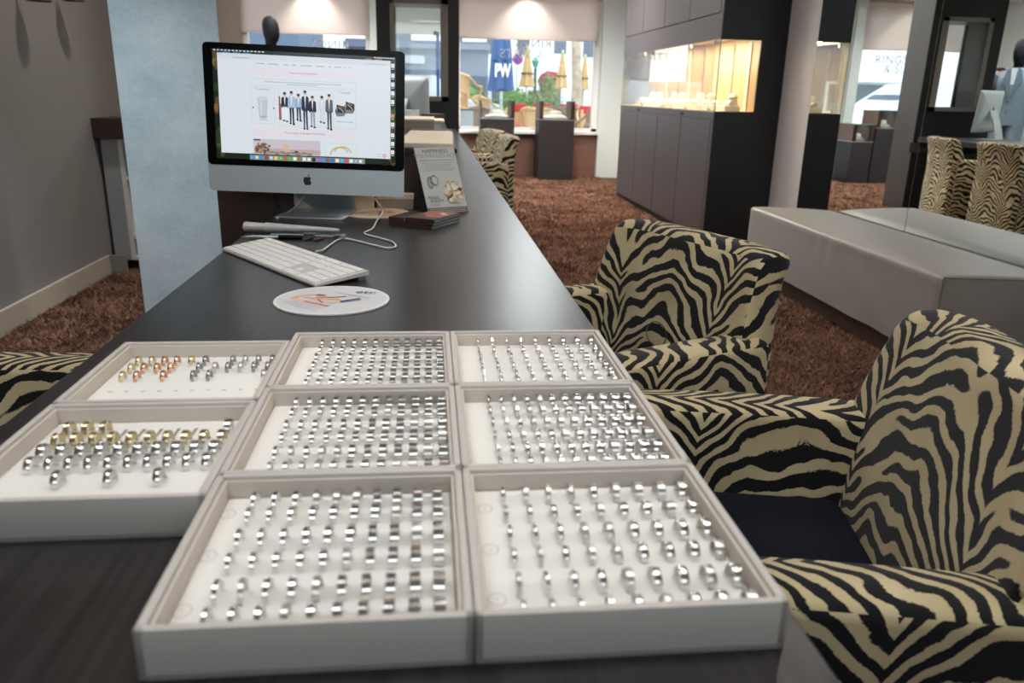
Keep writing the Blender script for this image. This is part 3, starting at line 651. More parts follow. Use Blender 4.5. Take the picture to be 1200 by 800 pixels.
    for (cx, cy, rx, ry, a0, a1) in ((0.688, 0.925, 0.024, 0.020, 0.35, PI), (0.705, 0.905, 0.022, 0.016, 0.0, PI * 0.95)):
        P.line([(X(cx) + rx * math.cos(a0 + (a1 - a0) * k / n), max(Y(0.938), Y(cy) + ry * math.sin(a0 + (a1 - a0) * k / n))) for k in range(n + 1)], 0.0034, rgb(206, 176, 104))
    P.disc(X(0.94), Y(0.915), 0.0052, 0.0052, rgb(206, 140, 150)); P.disc(X(0.94), Y(0.915), 0.0026, 0.0026, rgb(240, 226, 230)); R(0.895, 0.90, 0.922, 0.906, rgb(190, 196, 204)); R(0.895, 0.92, 0.925, 0.926, rgb(190, 196, 204))
    for k, v in enumerate((0.06, 0.15, 0.23, 0.31, 0.39, 0.52, 0.60, 0.70, 0.78, 0.86)):
        R(0.976, v, 0.995, v + 0.038, rgb(226, 232, 238) if k != 5 else rgb(196, 150, 120)); R(0.974, v + 0.045, 0.998, v + 0.056, rgb(20, 24, 22)); R(0.978, v + 0.047, 0.994, v + 0.053, rgb(220, 224, 226))
    R(0.19, 0.955, 0.83, 1.0, rgb(128, 150, 138))
    ic = [rgb(70, 150, 220), rgb(190, 194, 200), rgb(60, 130, 200), rgb(150, 40, 48), rgb(170, 196, 220), rgb(230, 190, 90), rgb(90, 190, 90), rgb(200, 70, 60), rgb(60, 180, 80), rgb(228, 226, 224), rgb(150, 100, 60), rgb(230, 230, 228), rgb(220, 222, 230), rgb(24, 24, 28), rgb(170, 90, 200), rgb(50, 140, 220), rgb(90, 94, 100), rgb(50, 100, 190), rgb(240, 220, 190), rgb(60, 170, 230), rgb(222, 56, 84), rgb(226, 234, 236), rgb(150, 170, 190), rgb(206, 214, 214)]
    for k, c in enumerate(ic):
        u = 0.203 + 0.0262 * k; R(u - 0.0098, 0.961, u + 0.0098, 0.994, c); P.disc(X(u), Y(0.977), 0.0023, 0.0023, tuple(min(1, q * 1.6 + 0.05) for q in c), 8)
    return P

def desktop_computer(label, loc, rz, roll=0.0, screen=True, foot_yaw=0.0):
    t = thing('desktop_computer', label, 'computer', loc, rz)
    W2, z0, z1, zc = 0.264, 0.068, 0.452, 0.138          # half width, chin bottom, top, glass bottom
    tilt = Matrix.Translation((0, 0, 0.26)) @ Matrix.Rotation(roll, 4, 'Y') @ Matrix.Rotation(math.radians(-3), 4, 'X') @ Matrix.Translation((0, 0, -0.26))
    def rr(w2, a, b, r, n=5):
        pts = []
        for cx, cz, s in ((w2 - r, a + r, -PI / 2), (w2 - r, b - r, 0), (-w2 + r, b - r, PI / 2), (-w2 + r, a + r, PI)):
            for k in range(n + 1): an = s + k * PI / 2 / n; pts.append((cx + r * math.cos(an), cz + r * math.sin(an)))
        return pts
    rings = []
    for y, k, ins in ((0.0, 0, 0.0), (0.006, 0, 0.0), (0.014, 0, 0.006), (0.030, 0, 0.05), (0.042, 0, 0.12), (0.048, 0, 0.16)):
        rings.append([(x * (1 - ins / W2), y, (z - 0.26) * (1 - ins / 0.2) + 0.26) for x, z in rr(W2, z0, z1, 0.013)])
    obj('rear_shell', G().loft(rings), M_chin, t, True, 50, tilt)
    obj('chin', G().loft([[(x, -0.0012, z) for x, z in rr(W2, z0, zc, 0.012)], [(x, 0.0, z) for x, z in rr(W2, z0, zc, 0.012)]]), M_chin, t, False, 40, tilt)
    bz = obj('bezel', G().loft([[(x, -0.0025, z) for x, z in rr(W2, zc, z1, 0.012)], [(x, 0.0, z) for x, z in rr(W2, zc, z1, 0.012)]]), M_blackglass, t, False, 40, tilt)
    if screen:
        P = screen_art(0.480, 0.2805); P.build('screen', M_screen, t, tilt @ UPRIGHT((0, -0.0027, 0.2955)))
    b, l = apple(0.026)
    obj('apple_logo', G().prism(b, 0, 0.0006, UPRIGHT((0, -0.0013, 0.104))).prism(l, 0, 0.0006, UPRIGHT((0, -0.0013, 0.104))), M_black, t, False, 40, tilt)
    b, l = apple(0.05); MB = MAT((0, 0.0482, 0.285), (-1, 0, 0), (0, 0, 1), (0, 1, 0))
    obj('rear_logo', G().prism(b, 0, 0.0006, MB).prism(l, 0, 0.0006, MB), M_black, t, False, 40, tilt)
    # stand: foot plate and bent neck
    Mf = Matrix.Rotation(foot_yaw, 4, 'Z')
    obj('foot', G().box(-0.098, 0.098, -0.03, 0.15, 0.0, 0.006, 0.0028, 2), M_alu, t, True, 40, Mf)
    sec = [(0.146, 0.004), (0.140, 0.03), (0.118, 0.10), (0.085, 0.19), (0.055, 0.25), (0.044, 0.27)]
    rings = [[(-0.088 + 0.012 * k / 5, y, z), (0.088 - 0.012 * k / 5, y, z), (0.088 - 0.012 * k / 5, y + 0.008, z + 0.002), (-0.088 + 0.012 * k / 5, y + 0.008, z + 0.002)] for k, (y, z) in enumerate(sec)]
    obj('neck', G().loft(rings), M_alu, t, True, 50, Mf)
    return t
desktop_computer('large silver all-in-one computer with web page on screen, standing on the desk', (-0.330, 2.27, T), math.radians(-1.5), math.radians(1.4), True, math.radians(-8))
desktop_computer('silver computer far along the desk showing its plain back', (-0.215, 7.43, T), math.radians(147), 0.0, False)

# ------------------------------------------------------------------ keyboard
kd = Vector((-0.131 + 0.382, 1.517 - 1.870, 0)).normalized(); kang = math.atan2(kd.y, kd.x)
kb = thing('keyboard', 'white wired keyboard with number pad lying askew on the desk', 'keyboard', (-0.2875, 1.6455, T), kang)
KW, KD = 0.43, 0.114
def ktilt(y): return 0.006 + (y + KD / 2) / KD * 0.012
obj('keyboard_base', G().loft([[(-KW / 2, -KD / 2, 0.002), (KW / 2, -KD / 2, 0.002), (KW / 2, -KD / 2, ktilt(-KD / 2)), (-KW / 2, -KD / 2, ktilt(-KD / 2))], [(-KW / 2, KD / 2, 0.010), (KW / 2, KD / 2, 0.010), (KW / 2, KD / 2, ktilt(KD / 2)), (-KW / 2, KD / 2, ktilt(KD / 2))]]), M_keygap, kb)
obj('underframe', G().box(-KW / 2 + 0.006, KW / 2 - 0.006, KD / 2 - 0.02, KD / 2 - 0.004, 0.0, 0.012), M_alu, kb)
kcache = {}
def key(x0, x1, yc, d=0.0155):
    k = (round((x1 - x0) * 10000), d)
    if k not in kcache:
        w2 = (x1 - x0) / 2
        g = G().box(-w2, w2, -d / 2, d / 2, 0, 0.003, 0.0009, 2); me = bpy.data.meshes.new('key'); g.bm.to_mesh(me); g.bm.free(); me.materials.append(M_key); kcache[k] = me
    o = bpy.data.objects.new('key', kcache[k]); COL.objects.link(o); o.parent = kb; o.location = ((x0 + x1) / 2, yc, ktilt(yc) - 0.0003); o.rotation_euler = (math.atan2(0.012, KD), 0, 0)
u = 0.019; xk = -KW / 2 + 0.004; gp = 0.0024
rows = [[1] * 14 + [0.75], [1] * 13 + [2], [1.5] + [1] * 12 + [1.5], [1.8] + [1] * 11 + [2.2], [2.3] + [1] * 10 + [2.7], [1.5, 1.25, 1.25, 7, 1.25, 1.25, 1.5]]
for r, ws in enumerate(rows):
    tot = sum(ws); sc = 15.0 / tot; x = xk; y = KD / 2 - 0.012 - r * 0.0182
    for q in ws: key(x, x + q * u * sc * 0.975 - gp, y, 0.0125 if r == 0 else 0.0155); x += q * u * sc * 0.975
for r in range(6):
    y = KD / 2 - 0.012 - r * 0.0182
    cols3 = {0: (0, 1, 2), 1: (0, 1, 2), 2: (0, 1, 2), 3: (), 4: (1,), 5: (0, 1, 2)}[r]
    for c in cols3: x = xk + 15.0 * u * 0.975 + 0.005 + c * 0.0185; key(x, x + 0.0185 - gp, y, 0.0125 if r == 0 else 0.0155)
    for c in range(4):
        x = xk + 15.0 * u * 0.975 + 0.005 + 3 * 0.0185 + 0.005 + c * 0.0185
        if x + 0.0185 < KW / 2 + 0.001: key(x, x + 0.0185 - gp, y, 0.0125 if r == 0 else 0.0155)
# its cable
P_ = [(-0.245, 1.725, T + 0.012), (-0.238, 1.78, T + 0.004), (-0.222, 1.90, T + 0.003), (-0.205, 1.93, T + 0.003), (-0.165, 1.89, T + 0.003), (-0.126, 1.841, T + 0.003), (-0.095, 1.81, T + 0.003), (-0.079, 1.835, T + 0.003), (-0.095, 1.90, T + 0.003), (-0.142, 1.965, T + 0.003), (-0.164, 2.01, T + 0.003), (-0.148, 2.08, T + 0.003), (-0.143, 2.18, T + 0.008), (-0.135, 2.32, T + 0.012), (-0.158, 2.42, T + 0.03), (-0.19, 2.47, T + 0.05)]
def smooth_path(P, n=6):
    P = [Vector(p) for p in P]; out = []
    for i in range(len(P) - 1):
        p0, p1, p2, p3 = P[max(i - 1, 0)], P[i], P[i + 1], P[min(i + 2, len(P) - 1)]
        for k in range(n):
            t_ = k / n; out.append(0.5 * ((2 * p1) + (p2 - p0) * t_ + (2 * p0 - 5 * p1 + 4 * p2 - p3) * t_ ** 2 + (3 * p1 - p0 - 3 * p2 + p3) * t_ ** 3))
    return out + [P[-1]]
tag(obj('keyboard_cable', G().tube(smooth_path(P_), 0.0021, 8), M_cable, None, True), 'thin white cable winding over the desk from keyboard to computer', 'cable')
P2 = [(-0.42, 2.25, T + 0.003), (-0.405, 2.33, T + 0.004), (-0.385, 2.40, T + 0.02), (-0.36, 2.43, T + 0.06)]
tag(obj('power_cable', G().tube(smooth_path(P2), 0.003, 8), M_cable, None, True), 'white power cable behind the left side of the computer foot', 'cable')

# ------------------------------------------------------------------ round printed mats
def disc_mat(label, x, y, rz, variant):
    t = thing('round_mat', label, 'mat', (x, y, T), rz)
    obj('disc', G().lathe([(0, 0), (0.0975, 0), (0.098, 0.0012), (0.0975, 0.0028), (0, 0.0028)], 64), [M_paperw if variant == 0 else M_paper], t, True)
    P = Print(); grey = rgb(218, 218, 220)
    P.disc(0, 0, 0.0925, 0.0925, grey if variant == 0 else rgb(226, 196, 170), 48)
    if variant == 0:
        P.poly([(-0.085, -0.01), (-0.05, -0.055), (-0.02, -0.075), (0.01, -0.03), (-0.02, 0.0)], rgb(202, 204, 212))
        skin, skin2, sh = rgb(226, 172, 140), rgb(240, 200, 172), rgb(176, 112, 82)
        P.line([(-0.068, 0.006), (-0.06, 0.022), (-0.035, 0.03), (-0.012, 0.024)], 0.011, skin)
        P.line([(-0.068, 0.004), (-0.05, -0.01), (-0.03, -0.03), (-0.005, -0.042)], 0.012, skin2)
        P.line([(-0.045, -0.014), (-0.02, -0.032), (0.0, -0.05)], 0.005, sh); P.line([(-0.05, 0.012), (-0.02, 0.004), (0.014, -0.006)], 0.010, skin)
        P.line([(-0.03, -0.006), (0.0, -0.02), (0.022, -0.022)], 0.010, skin2); P.line([(-0.028, 0.012), (0.004, 0.010), (0.022, 0.018)], 0.006, sh)
        P.line([(-0.03, 0.030), (-0.016, 0.026)], 0.009, rgb(120, 110, 108)); P.line([(-0.024, -0.002), (-0.012, -0.028)], 0.003, sh)
        P.poly([(0.018, -0.026), (0.05, -0.006), (0.046, 0.006), (0.014, -0.014)], rgb(92, 104, 128)); P.poly([(0.018, -0.026), (0.034, -0.016), (0.03, -0.010), (0.014, -0.018)], rgb(48, 92, 160))
        P.text('etr', 0.052, 0.036, 0.030, rgb(70, 70, 74), rot=math.radians(-12)); P.disc(0.07, 0.032, 0.0012, 0.0012, rgb(70, 70, 74), 8)
        P.line([(0.0, 0.046), (0.062, 0.004)], 0.0022, rgb(168, 168, 172)); P.line([(-0.058, -0.046), (-0.048, -0.052)], 0.002, rgb(168, 168, 172))
    else:
        P.line([(-0.05, 0.01), (0.0, 0.02), (0.05, -0.01)], 0.014, rgb(206, 150, 120)); P.line([(0.03, -0.02), (0.05, -0.012)], 0.012, rgb(150, 70, 60)); P.line([(-0.04, -0.03), (0.02, -0.04)], 0.003, rgb(190, 150, 130))
    P.build('printed_face', M_print, t, Matrix.Translation((0, 0, 0.00285)))
    return t
disc_mat('round white mat printed with clasped hands, in front of the keyboard', -0.1685, 1.3455, 0.0, 0)
disc_mat('round cream mat partly under the computer foot', -0.158, 2.365, 0.5, 1)

# ------------------------------------------------------------------ ring gauge tools
M_stick = mat('satin_stick', rgb(208, 208, 206), 0.35, metal=0.35)
d = Vector((-0.227 + 0.46, 1.99 - 2.04, 0)); a = math.atan2(d.y, d.x)
t = thing('ring_stick', 'silver tapered ring sizing stick with fine ridges beside the keyboard', 'ring stick', (-0.462, 2.035, T + 0.0135), a)
L_ = 0.245; prof = [(0, 0), (0.0105, 0.0), (0.0125, 0.003), (0.0125, 0.006), (0.0105, 0.052), (0.0105, 0.055)]
obj('grip', G().lathe(prof + [(0, 0.055)], 24, M=Matrix.Rotation(PI / 2, 4, 'Y')), M_stick, t, True, 50)
pr = [(0.0, 0.055), (0.0118, 0.055)]
for k in range(36):
    z = 0.056 + k * 0.0052; r = 0.0126 - 0.0078 * k / 36; pr += [(r, z), (r, z + 0.0038), (r - 0.0007, z + 0.004), (r - 0.0007, z + 0.0051)]
pr += [(0.003, 0.056 + 36 * 0.0052), (0, 0.246)]
obj('ridged_taper', G().lathe(pr, 24, M=Matrix.Rotation(PI / 2, 4, 'Y')), M_stick, t, False)
d = Vector((-0.262 + 0.452, 1.925 - 1.935, 0)); a = math.atan2(d.y, d.x)
t = thing('ballpoint_pen', 'slim dark steel pen lying between ring stick and keyboard', 'pen', (-0.452, 1.940, T + 0.0048), a)
obj('barrel', G().lathe([(0, 0), (0.001, 0.001), (0.0024, 0.014), (0.0044, 0.024), (0.0046, 0.045), (0.0046, 0.09)], 16, M=Matrix.Rotation(PI / 2, 4, 'Y')), M_alu, t, True)
obj('cap', G().lathe([(0.0049, 0.09), (0.0049, 0.14), (0.004, 0.147), (0, 0.148)], 16, M=Matrix.Rotation(PI / 2, 4, 'Y')), M_blackglass, t, True)
obj('collar', G().lathe([(0.0052, 0.086), (0.0052, 0.091)], 16, M=Matrix.Rotation(PI / 2, 4, 'Y')), M_silver, t, True)
d = Vector((-0.196 + 0.36, 1.948 - 1.975, 0)); a = math.atan2(d.y, d.x)
t = thing('gauge_caliper', 'small steel slide caliper lying at the end of the ring stick', 'caliper', (-0.385, 1.958, T), a)
obj('beam', G().box(0, 0.17, -0.005, 0.005, 0.006, 0.0095, 0.0006), M_alu, t)
obj('slider', G().box(0.085, 0.112, -0.008, 0.009, 0.0035, 0.014, 0.001), M_darkmetal, t)
obj('jaw', G().prism([(0.088, -0.008), (0.108, -0.008), (0.100, -0.034), (0.094, -0.034)], 0.0, 0.005), M_darkmetal, t)
obj('jaw', G().prism([(0.116, -0.005), (0.134, -0.005), (0.124, -0.034), (0.118, -0.034)], 0.0, 0.005), mat('brass_jaw', rgb(120, 88, 70), 0.35, metal=0.8), t)
obj('thumb_screw', G().lathe([(0, 0), (0.0075, 0), (0.0075, 0.008), (0, 0.008)], 14, M=Matrix.Translation((0.178, 0.002, 0.004))), M_alu, t, True)
obj('end_stop', G().box(0.158, 0.172, -0.008, 0.008, 0.0, 0.012, 0.001), M_darkmetal, t)

# ------------------------------------------------------------------ booklets, promo card, papers
M_cover = mat('booklet_cover', rgb(66, 46, 42), 0.35); M_page = mat('booklet_pages', rgb(150, 160, 164), 0.7)
def booklet(label, c, rz, sx, sy, h, art):
    t = thing('booklet', label, 'booklet', c, rz, 'booklets in front of the promotion card')
    obj('pages', G().box(-sx / 2 + 0.001, sx / 2 - 0.001, -sy / 2 + 0.001, sy / 2 - 0.001, 0.0006, h - 0.0006), M_page, t)
    obj('cover', G().box(-sx / 2, sx / 2, -sy / 2, sy / 2, h - 0.0007, h).box(-sx / 2, sx / 2, -sy / 2, sy / 2, 0, 0.0007).box(-sx / 2, sx / 2, -sy / 2, -sy / 2 + 0.0008, 0, h), M_cover, t)
    if art:
        P = Print(); P.rect(-sx / 2, -sy / 2, sx / 2, sy / 2, rgb(96, 62, 52))
        P.poly([(-sx * 0.48, sy * 0.1), (0, -sy * 0.1), (sx * 0.48, sy * 0.0), (sx * 0.48, sy * 0.48), (-sx * 0.48, sy * 0.48)], rgb(150, 86, 62)); P.line([(-sx * 0.2, 0.0), (sx * 0.1, -sy * 0.18), (sx * 0.4, -sy * 0.1)], 0.018, rgb(186, 112, 80)); P.line([(sx * 0.05, sy * 0.3), (sx * 0.35, sy * 0.1)], 0.016, rgb(214, 176, 158)); P.rect(-sx / 2, -sy / 2, sx / 2, -sy * 0.38, rgb(70, 58, 56))
        P.build('cover_print', M_print, t, Matrix.Translation((0, 0, h + 0.0001)))
bz_ = math.atan2(2.067 - 2.10, 0.014 + 0.085)
for k in range(3):
    booklet(('lowest booklet of the stack in front of the promotion card', 'middle booklet of the stack in front of the promotion card', 'top booklet with an orange brown photo cover on the stack')[k], (0.007 + 0.001 * k, 2.168, T + 0.0085 * k), -0.55 + 0.025 * k, 0.088, 0.148, 0.0082, k == 2)
booklet('narrow reddish brown booklet lowest left of the photo cover stack', (-0.060, 2.198, T), -0.53, 0.046, 0.12, 0.012, False); booklet('dark booklet lying on the reddish brown booklet', (-0.060, 2.198, T + 0.0122), -0.52, 0.046, 0.12, 0.010, False)

def promo_card():
    t = thing('promotion_card', 'standing promotion card headed HAPPINESS leaning back on the desk', 'card', (0, 0, 0))
    bl, br = Vector((-0.002, 2.335, T)), Vector((0.116, 2.390, T)); ex = (br - bl); wd = ex.length; ex.normalize()
    nrm = Vector((ex.y, -ex.x, 0)); up = (Vector((0, 0, 0.187)) - nrm * 0.075 + ex * 0.0); up -= ex * 0.012; hh = up.length; up.normalize(); nz = ex.cross(up)
    M = MAT(bl, ex, up, nz)
    obj('acrylic_back', G().box(0, wd, 0, hh, -0.003, 0.0, M=M), mat('acrylic', rgb(190, 186, 182), 0.2), t)
    P = Print(); S = lambda u, v: (u * wd, (1 - v) * hh)
    def R(u0, v0, u1, v1, c): P.rect(u0 * wd, (1 - v1) * hh, u1 * wd, (1 - v0) * hh, c)
    R(0, 0, 1, 1, rgb(206, 206, 200)); R(0, 0.90, 1, 1, rgb(118, 106, 104))
    x, y = S(0.5, 0.085); P.text('HAPPINESS', x, y, 0.0175, rgb(70, 70, 72)); x, y = S(0.5, 0.155); P.text('TROUWRINGEN ACTIE', x, y, 0.0140, rgb(150, 150, 150), squash=1.25)
    R(0.06, 0.19, 0.94, 0.197, rgb(120, 120, 120))
    for k in range(5): R(0.10 + 0.05 * (k % 2), 0.23 + k * 0.028, 0.92 - 0.06 * (k % 3), 0.238 + k * 0.028, rgb(164, 164, 162))
    for cx, cy, rx, ry in ((0.20, 0.53, 0.06, 0.085), (0.31, 0.50, 0.10, 0.07)):
        q = [(S(cx + rx * math.cos(2 * PI * k / 20), cy + ry * math.sin(2 * PI * k / 20))) for k in range(21)]; P.line(q, 0.0022, rgb(120, 120, 122)); q = [(a_ + 0.004, b_ + 0.002) for a_, b_ in q]; P.line(q[4:16], 0.0016, rgb(90, 90, 94))
    rnd = random.Random(5)
    for k in range(60):
        an, rr_ = rnd.uniform(0, 2 * PI), rnd.random() ** 0.5; x, y = S(0.73 + 0.21 * rr_ * math.cos(an), 0.68 + 0.15 * rr_ * math.sin(an)); P.disc(x, y, 0.007, 0.007, rnd.choice([rgb(214, 176, 140), rgb(232, 220, 196), rgb(190, 130, 90), rgb(96, 84, 60), rgb(240, 230, 214), rgb(60, 54, 50), rgb(206, 180, 110)]), 9)
    for k in range(14): x, y = S(0.55 + 0.4 * rnd.random(), 0.55 + 0.08 * rnd.random()); P.disc(x, y, 0.006, 0.008, rnd.choice([rgb(230, 226, 216), rgb(240, 236, 226), rgb(206, 196, 150)]), 9)
    x, y = S(0.06, 0.775); P.text('RINGS', x, y, 0.0125, rgb(64, 64, 66), 'LEFT'); x, y = S(0.10, 0.825); P.text('& SUITS', x, y, 0.0125, rgb(64, 64, 66), 'LEFT')
    for v in (0.85, 0.87): R(0.05, v, 0.32, v + 0.007, rgb(170, 170, 166))
    for v in (0.925, 0.95, 0.972): R(0.05, v, 0.93, v + 0.008, rgb(186, 180, 178))
    P.build('printed_front', M_print, t, M @ Matrix.Translation((0, 0, 0.0002)))
    foot = G().box(0, wd, -0.0, 0.003, -0.09, 0.0, M=MAT(bl, ex, (0, 0, 1), nrm)); obj('stand_foot', foot, M_glass, t)
promo_card()
BT = T + 0.18
def sheet(name, label, cat, c, rz, sx, sy, h, m): return tag(obj(name, G().box(c[0] - sx / 2, c[0] + sx / 2, c[1] - sy / 2, c[1] + sy / 2, c[2], c[2] + h, 0.0008, 1), m), label, cat)
# spiral notepad on the raised box
t = thing('spiral_notepad', 'open spiral notepad with cream pages on the raised brown box', 'notepad', (0.0, 2.925, BT), -0.03)
obj('pages', G().box(-0.085, 0.085, -0.42, 0.36, 0.002, 0.014, 0.002), M_paper, t); obj('cover', G().box(-0.089, 0.089, -0.426, 0.366, 0.0, 0.002), M_pier, t)
g = G()
for k in range(16):
    x = -0.078 + k * 0.0104; g.tube([(x, 0.36 + 0.012 * math.cos(q), 0.012 + 0.010 * math.sin(q)) for q in [i * 2 * PI / 10 for i in range(11)]], 0.0013, 5)
obj('spiral_binding', g, M_alu, t, True)
P = Print()
for k in range(7): P.line([(-0.04 + 0.01 * (k % 3), 0.2 - 0.06 * k), (0.05 - 0.012 * (k % 2), 0.21 - 0.06 * k)], 0.004, rgb(190, 168, 146))
P.build('handwriting', M_print, t, Matrix.Translation((0, 0, 0.0141)))
t = thing('cardboard_box', 'flat beige cardboard box on the raised box behind the notepad', 'box', (-0.045, 3.95, BT))
obj('box_body', G().box(-0.07, 0.07, -0.2, 0.2, 0, 0.034, 0.001), M_pier, t); obj('box_lid', G().box(-0.072, 0.072, -0.202, 0.202, 0.034, 0.042, 0.001), M_paper, t)
sheet('folder', 'thin tan folder behind the beige box on the raised box', 'folder', (-0.02, 4.62, BT), 0, 0.21, 0.38, 0.012, M_paper)
t = thing('brown_case', 'small glossy brown case with a warm glint at the end of the raised box', 'case', (0.035, 4.92, BT))
obj('case_body', G().box(-0.08, 0.06, -0.05, 0.05, 0, 0.035, 0.003), mat('case_lacquer', rgb(84, 60, 48), 0.15), t); obj('case_clasp', G().box(-0.05, -0.02, -0.053, -0.05, 0.012, 0.02), M_gold, t)
sheet('pale_device', 'pale blue device beside the brown case', 'device', (-0.10, 4.84, BT), 0, 0.09, 0.09, 0.055, mat('pale_device_plastic', rgb(196, 206, 212), 0.4))
# papers behind the big computer
sheet('cream_envelope', 'cream envelope stack behind the computer neck on its left', 'envelope', (-0.345, 2.455, T), 0, 0.11, 0.07, 0.055, M_paper)
sheet('cream_card_box', 'cream card box behind the computer neck on its right', 'box', (-0.205, 2.465, T), 0, 0.075, 0.06, 0.06, M_paper)
t = thing('wooden_box', 'low olive tan box in front of the raised brown box', 'box', (-0.105, 2.478, T))
obj('box_body', G().box(-0.055, 0.055, -0.025, 0.025, 0, 0.03), M_pier, t); obj('box_lid', G().box(-0.057, 0.057, -0.027, 0.027, 0.03, 0.046, 0.001), M_paper, t)

# ------------------------------------------------------------------ zebra armchairs (front faces local -x)
def uvs(bm, shift=0.0, top=False):
    uvl = bm.loops.layers.uv.new('stripe')
    for f in bm.faces:
        n = f.normal
        for l in f.loops:
            c = l.vert.co
            if abs(n.z) > 0.72: l[uvl].uv = (c.y * 1.2 + 1.05 + shift, c.x)
            elif abs(n.y) > abs(n.x): l[uvl].uv = (c.x + 0.07 + shift, c.z)
            else: l[uvl].uv = (c.y + shift, c.z + 0.4)
def arm_g(sy):
    g = G(); rings = []; xs = [-0.290, -0.283, -0.275, -0.26, -0.2, -0.12, -0.04, 0.04, 0.10, 0.15, 0.18, 0.20]
    for i, x in enumerate(xs):
        ins = 0.018 if i == 0 else 0.006 if i == 1 else 0.0
        zt = 0.605 + 0.006 * math.sin((x + 0.3) * 5) - ins; yo, yi = 0.306 - ins * 0.8, 0.210 + ins * 0.8
        yo += 0.004 * math.sin((x + 0.3) * 6)
        pr = [(yo - 0.010, 0.10), (yo, 0.18), (yo + 0.004, 0.40), (yo, zt - 0.018), (yo - 0.003, zt - 0.006), (yo - 0.012, zt), ((yo + yi) / 2, zt + 0.004), (yi + 0.012, zt), (yi + 0.003, zt - 0.006), (yi, zt - 0.018), (yi, 0.10)]
        rings.append([(x, sy * y, z) for y, z in pr])
    g.loft(rings); bmesh.ops.recalc_face_normals(g.bm, faces=g.bm.faces); g.bm.normal_update(); uvs(g.bm, 0.0 if sy > 0 else 0.23); return g
ZB = 0.79
def back_g():
    g = G(); rings = []; ss = [-1.0, -0.985, -0.95, -0.85, -0.7, -0.5, -0.25, 0.0, 0.25, 0.5, 0.7, 0.85, 0.95, 0.985, 1.0]
    def X(z): t_ = max(0, z - 0.42); return 0.136 + 0.045 * t_ + 0.50 * t_ * t_
    def TH(z): return 0.125 - 0.045 * max(0, min(1, (z - 0.4) / 0.4))
    def HW(z): f = max(0, min(1, (z - 0.50) / 0.30)); return 0.284 - 0.020 * f * f * (3 - 2 * f)
    for s in ss:
        e = abs(s); ins = 0.014 if e == 1 else 0.004 if e > 0.98 else 0.0
        zt = ZB - 0.008 * e ** 4 - ins; wg = -0.022 * e ** 3 - 0.010 * math.cos(s * PI) * 0.5
        pr = [(X(z) + wg + ins, z) for z in (0.30, 0.36, 0.42, 0.48, 0.54, 0.60, 0.66, 0.71, 0.75)]
        xt = X(ZB) + wg
        pr += [(X(0.77) + wg + ins, zt - 0.016), (xt + 0.004 + ins, zt - 0.005), (xt + 0.014, zt), (xt + 0.045, zt + 0.003), (xt + TH(ZB) - 0.012, zt - 0.001), (xt + TH(ZB) - 0.003 - ins, zt - 0.006), (xt + TH(ZB) - ins, zt - 0.018)]
        pr += [(X(z) + wg + TH(z) - ins, z) for z in (0.73, 0.66, 0.58, 0.48, 0.36, 0.24, 0.10)]
        pr.append((X(0.3) + wg + ins, 0.10))
        rings.append([(x, s * HW(z), z) for x, z in pr])
    g.loft(rings); bmesh.ops.recalc_face_normals(g.bm, faces=g.bm.faces); g.bm.normal_update(); uvs(g.bm, 0.06); return g
def make_chair(label, loc, rz):
    t = thing('zebra_armchair', label, 'armchair', loc, rz, 'zebra print armchairs around the desk')
    obj('arm', arm_g(1), M_zebra, t, True, 60); obj('arm', arm_g(-1), M_zebra, t, True, 60); obj('backrest', back_g(), M_zebra, t, True, 60)
    g = G().box(-0.295, 0.13, -0.213, 0.213, 0.10, 0.32, 0.01); g.bm.normal_update(); uvs(g.bm, 0.11); obj('seat_frame', g, M_zebra, t, True)
    obj('seat_cushion', G().box(-0.315, 0.135, -0.2135, 0.2135, 0.315, 0.472, 0.028, 4), M_velvet, t, True, 60)
    for sx in (-0.26, 0.19):
        for sy in (-0.26, 0.26): obj('leg', G().lathe([(0, 0), (0.016, 0), (0.024, 0.105), (0, 0.105)], 12, M=Matrix.Translation((sx, sy, 0))), M_black, t, True)
    return t
chair0 = make_chair('zebra striped armchair nearest the viewer with a dark navy seat', (0.50, 0.938, 0), math.radians(-12))
CH = [('zebra striped armchair turned toward the viewer, second along the desk', (0.402, 1.722, 0), math.radians(23)),
      ('distant zebra armchair by the desk, in front of the mirrored one beyond', (0.35, 6.05, 0), math.radians(3)),
      ('farthest zebra armchair at the desk, nearest the black display pillar', (0.30, 6.85, 0), math.radians(12)),
      ('zebra armchair on the staff side of the desk at the left edge', (-0.905, 1.215, 0), math.radians(180))]
for lab, loc, rz in CH: dup(chair0, lab, loc, rz)
lp = [(0.492 + 0.022 * math.cos(a), 1.62 + 0.02 * math.sin(a), 0.600 + 0.022 * math.sin(a)) for a in [i * 2 * PI / 24 for i in range(25)]]
tag(obj('cord_loop', G().tube(lp, 0.0013, 6), M_black, None, True), 'thin black cord loop hanging at the second zebra chair backrest', 'cord')

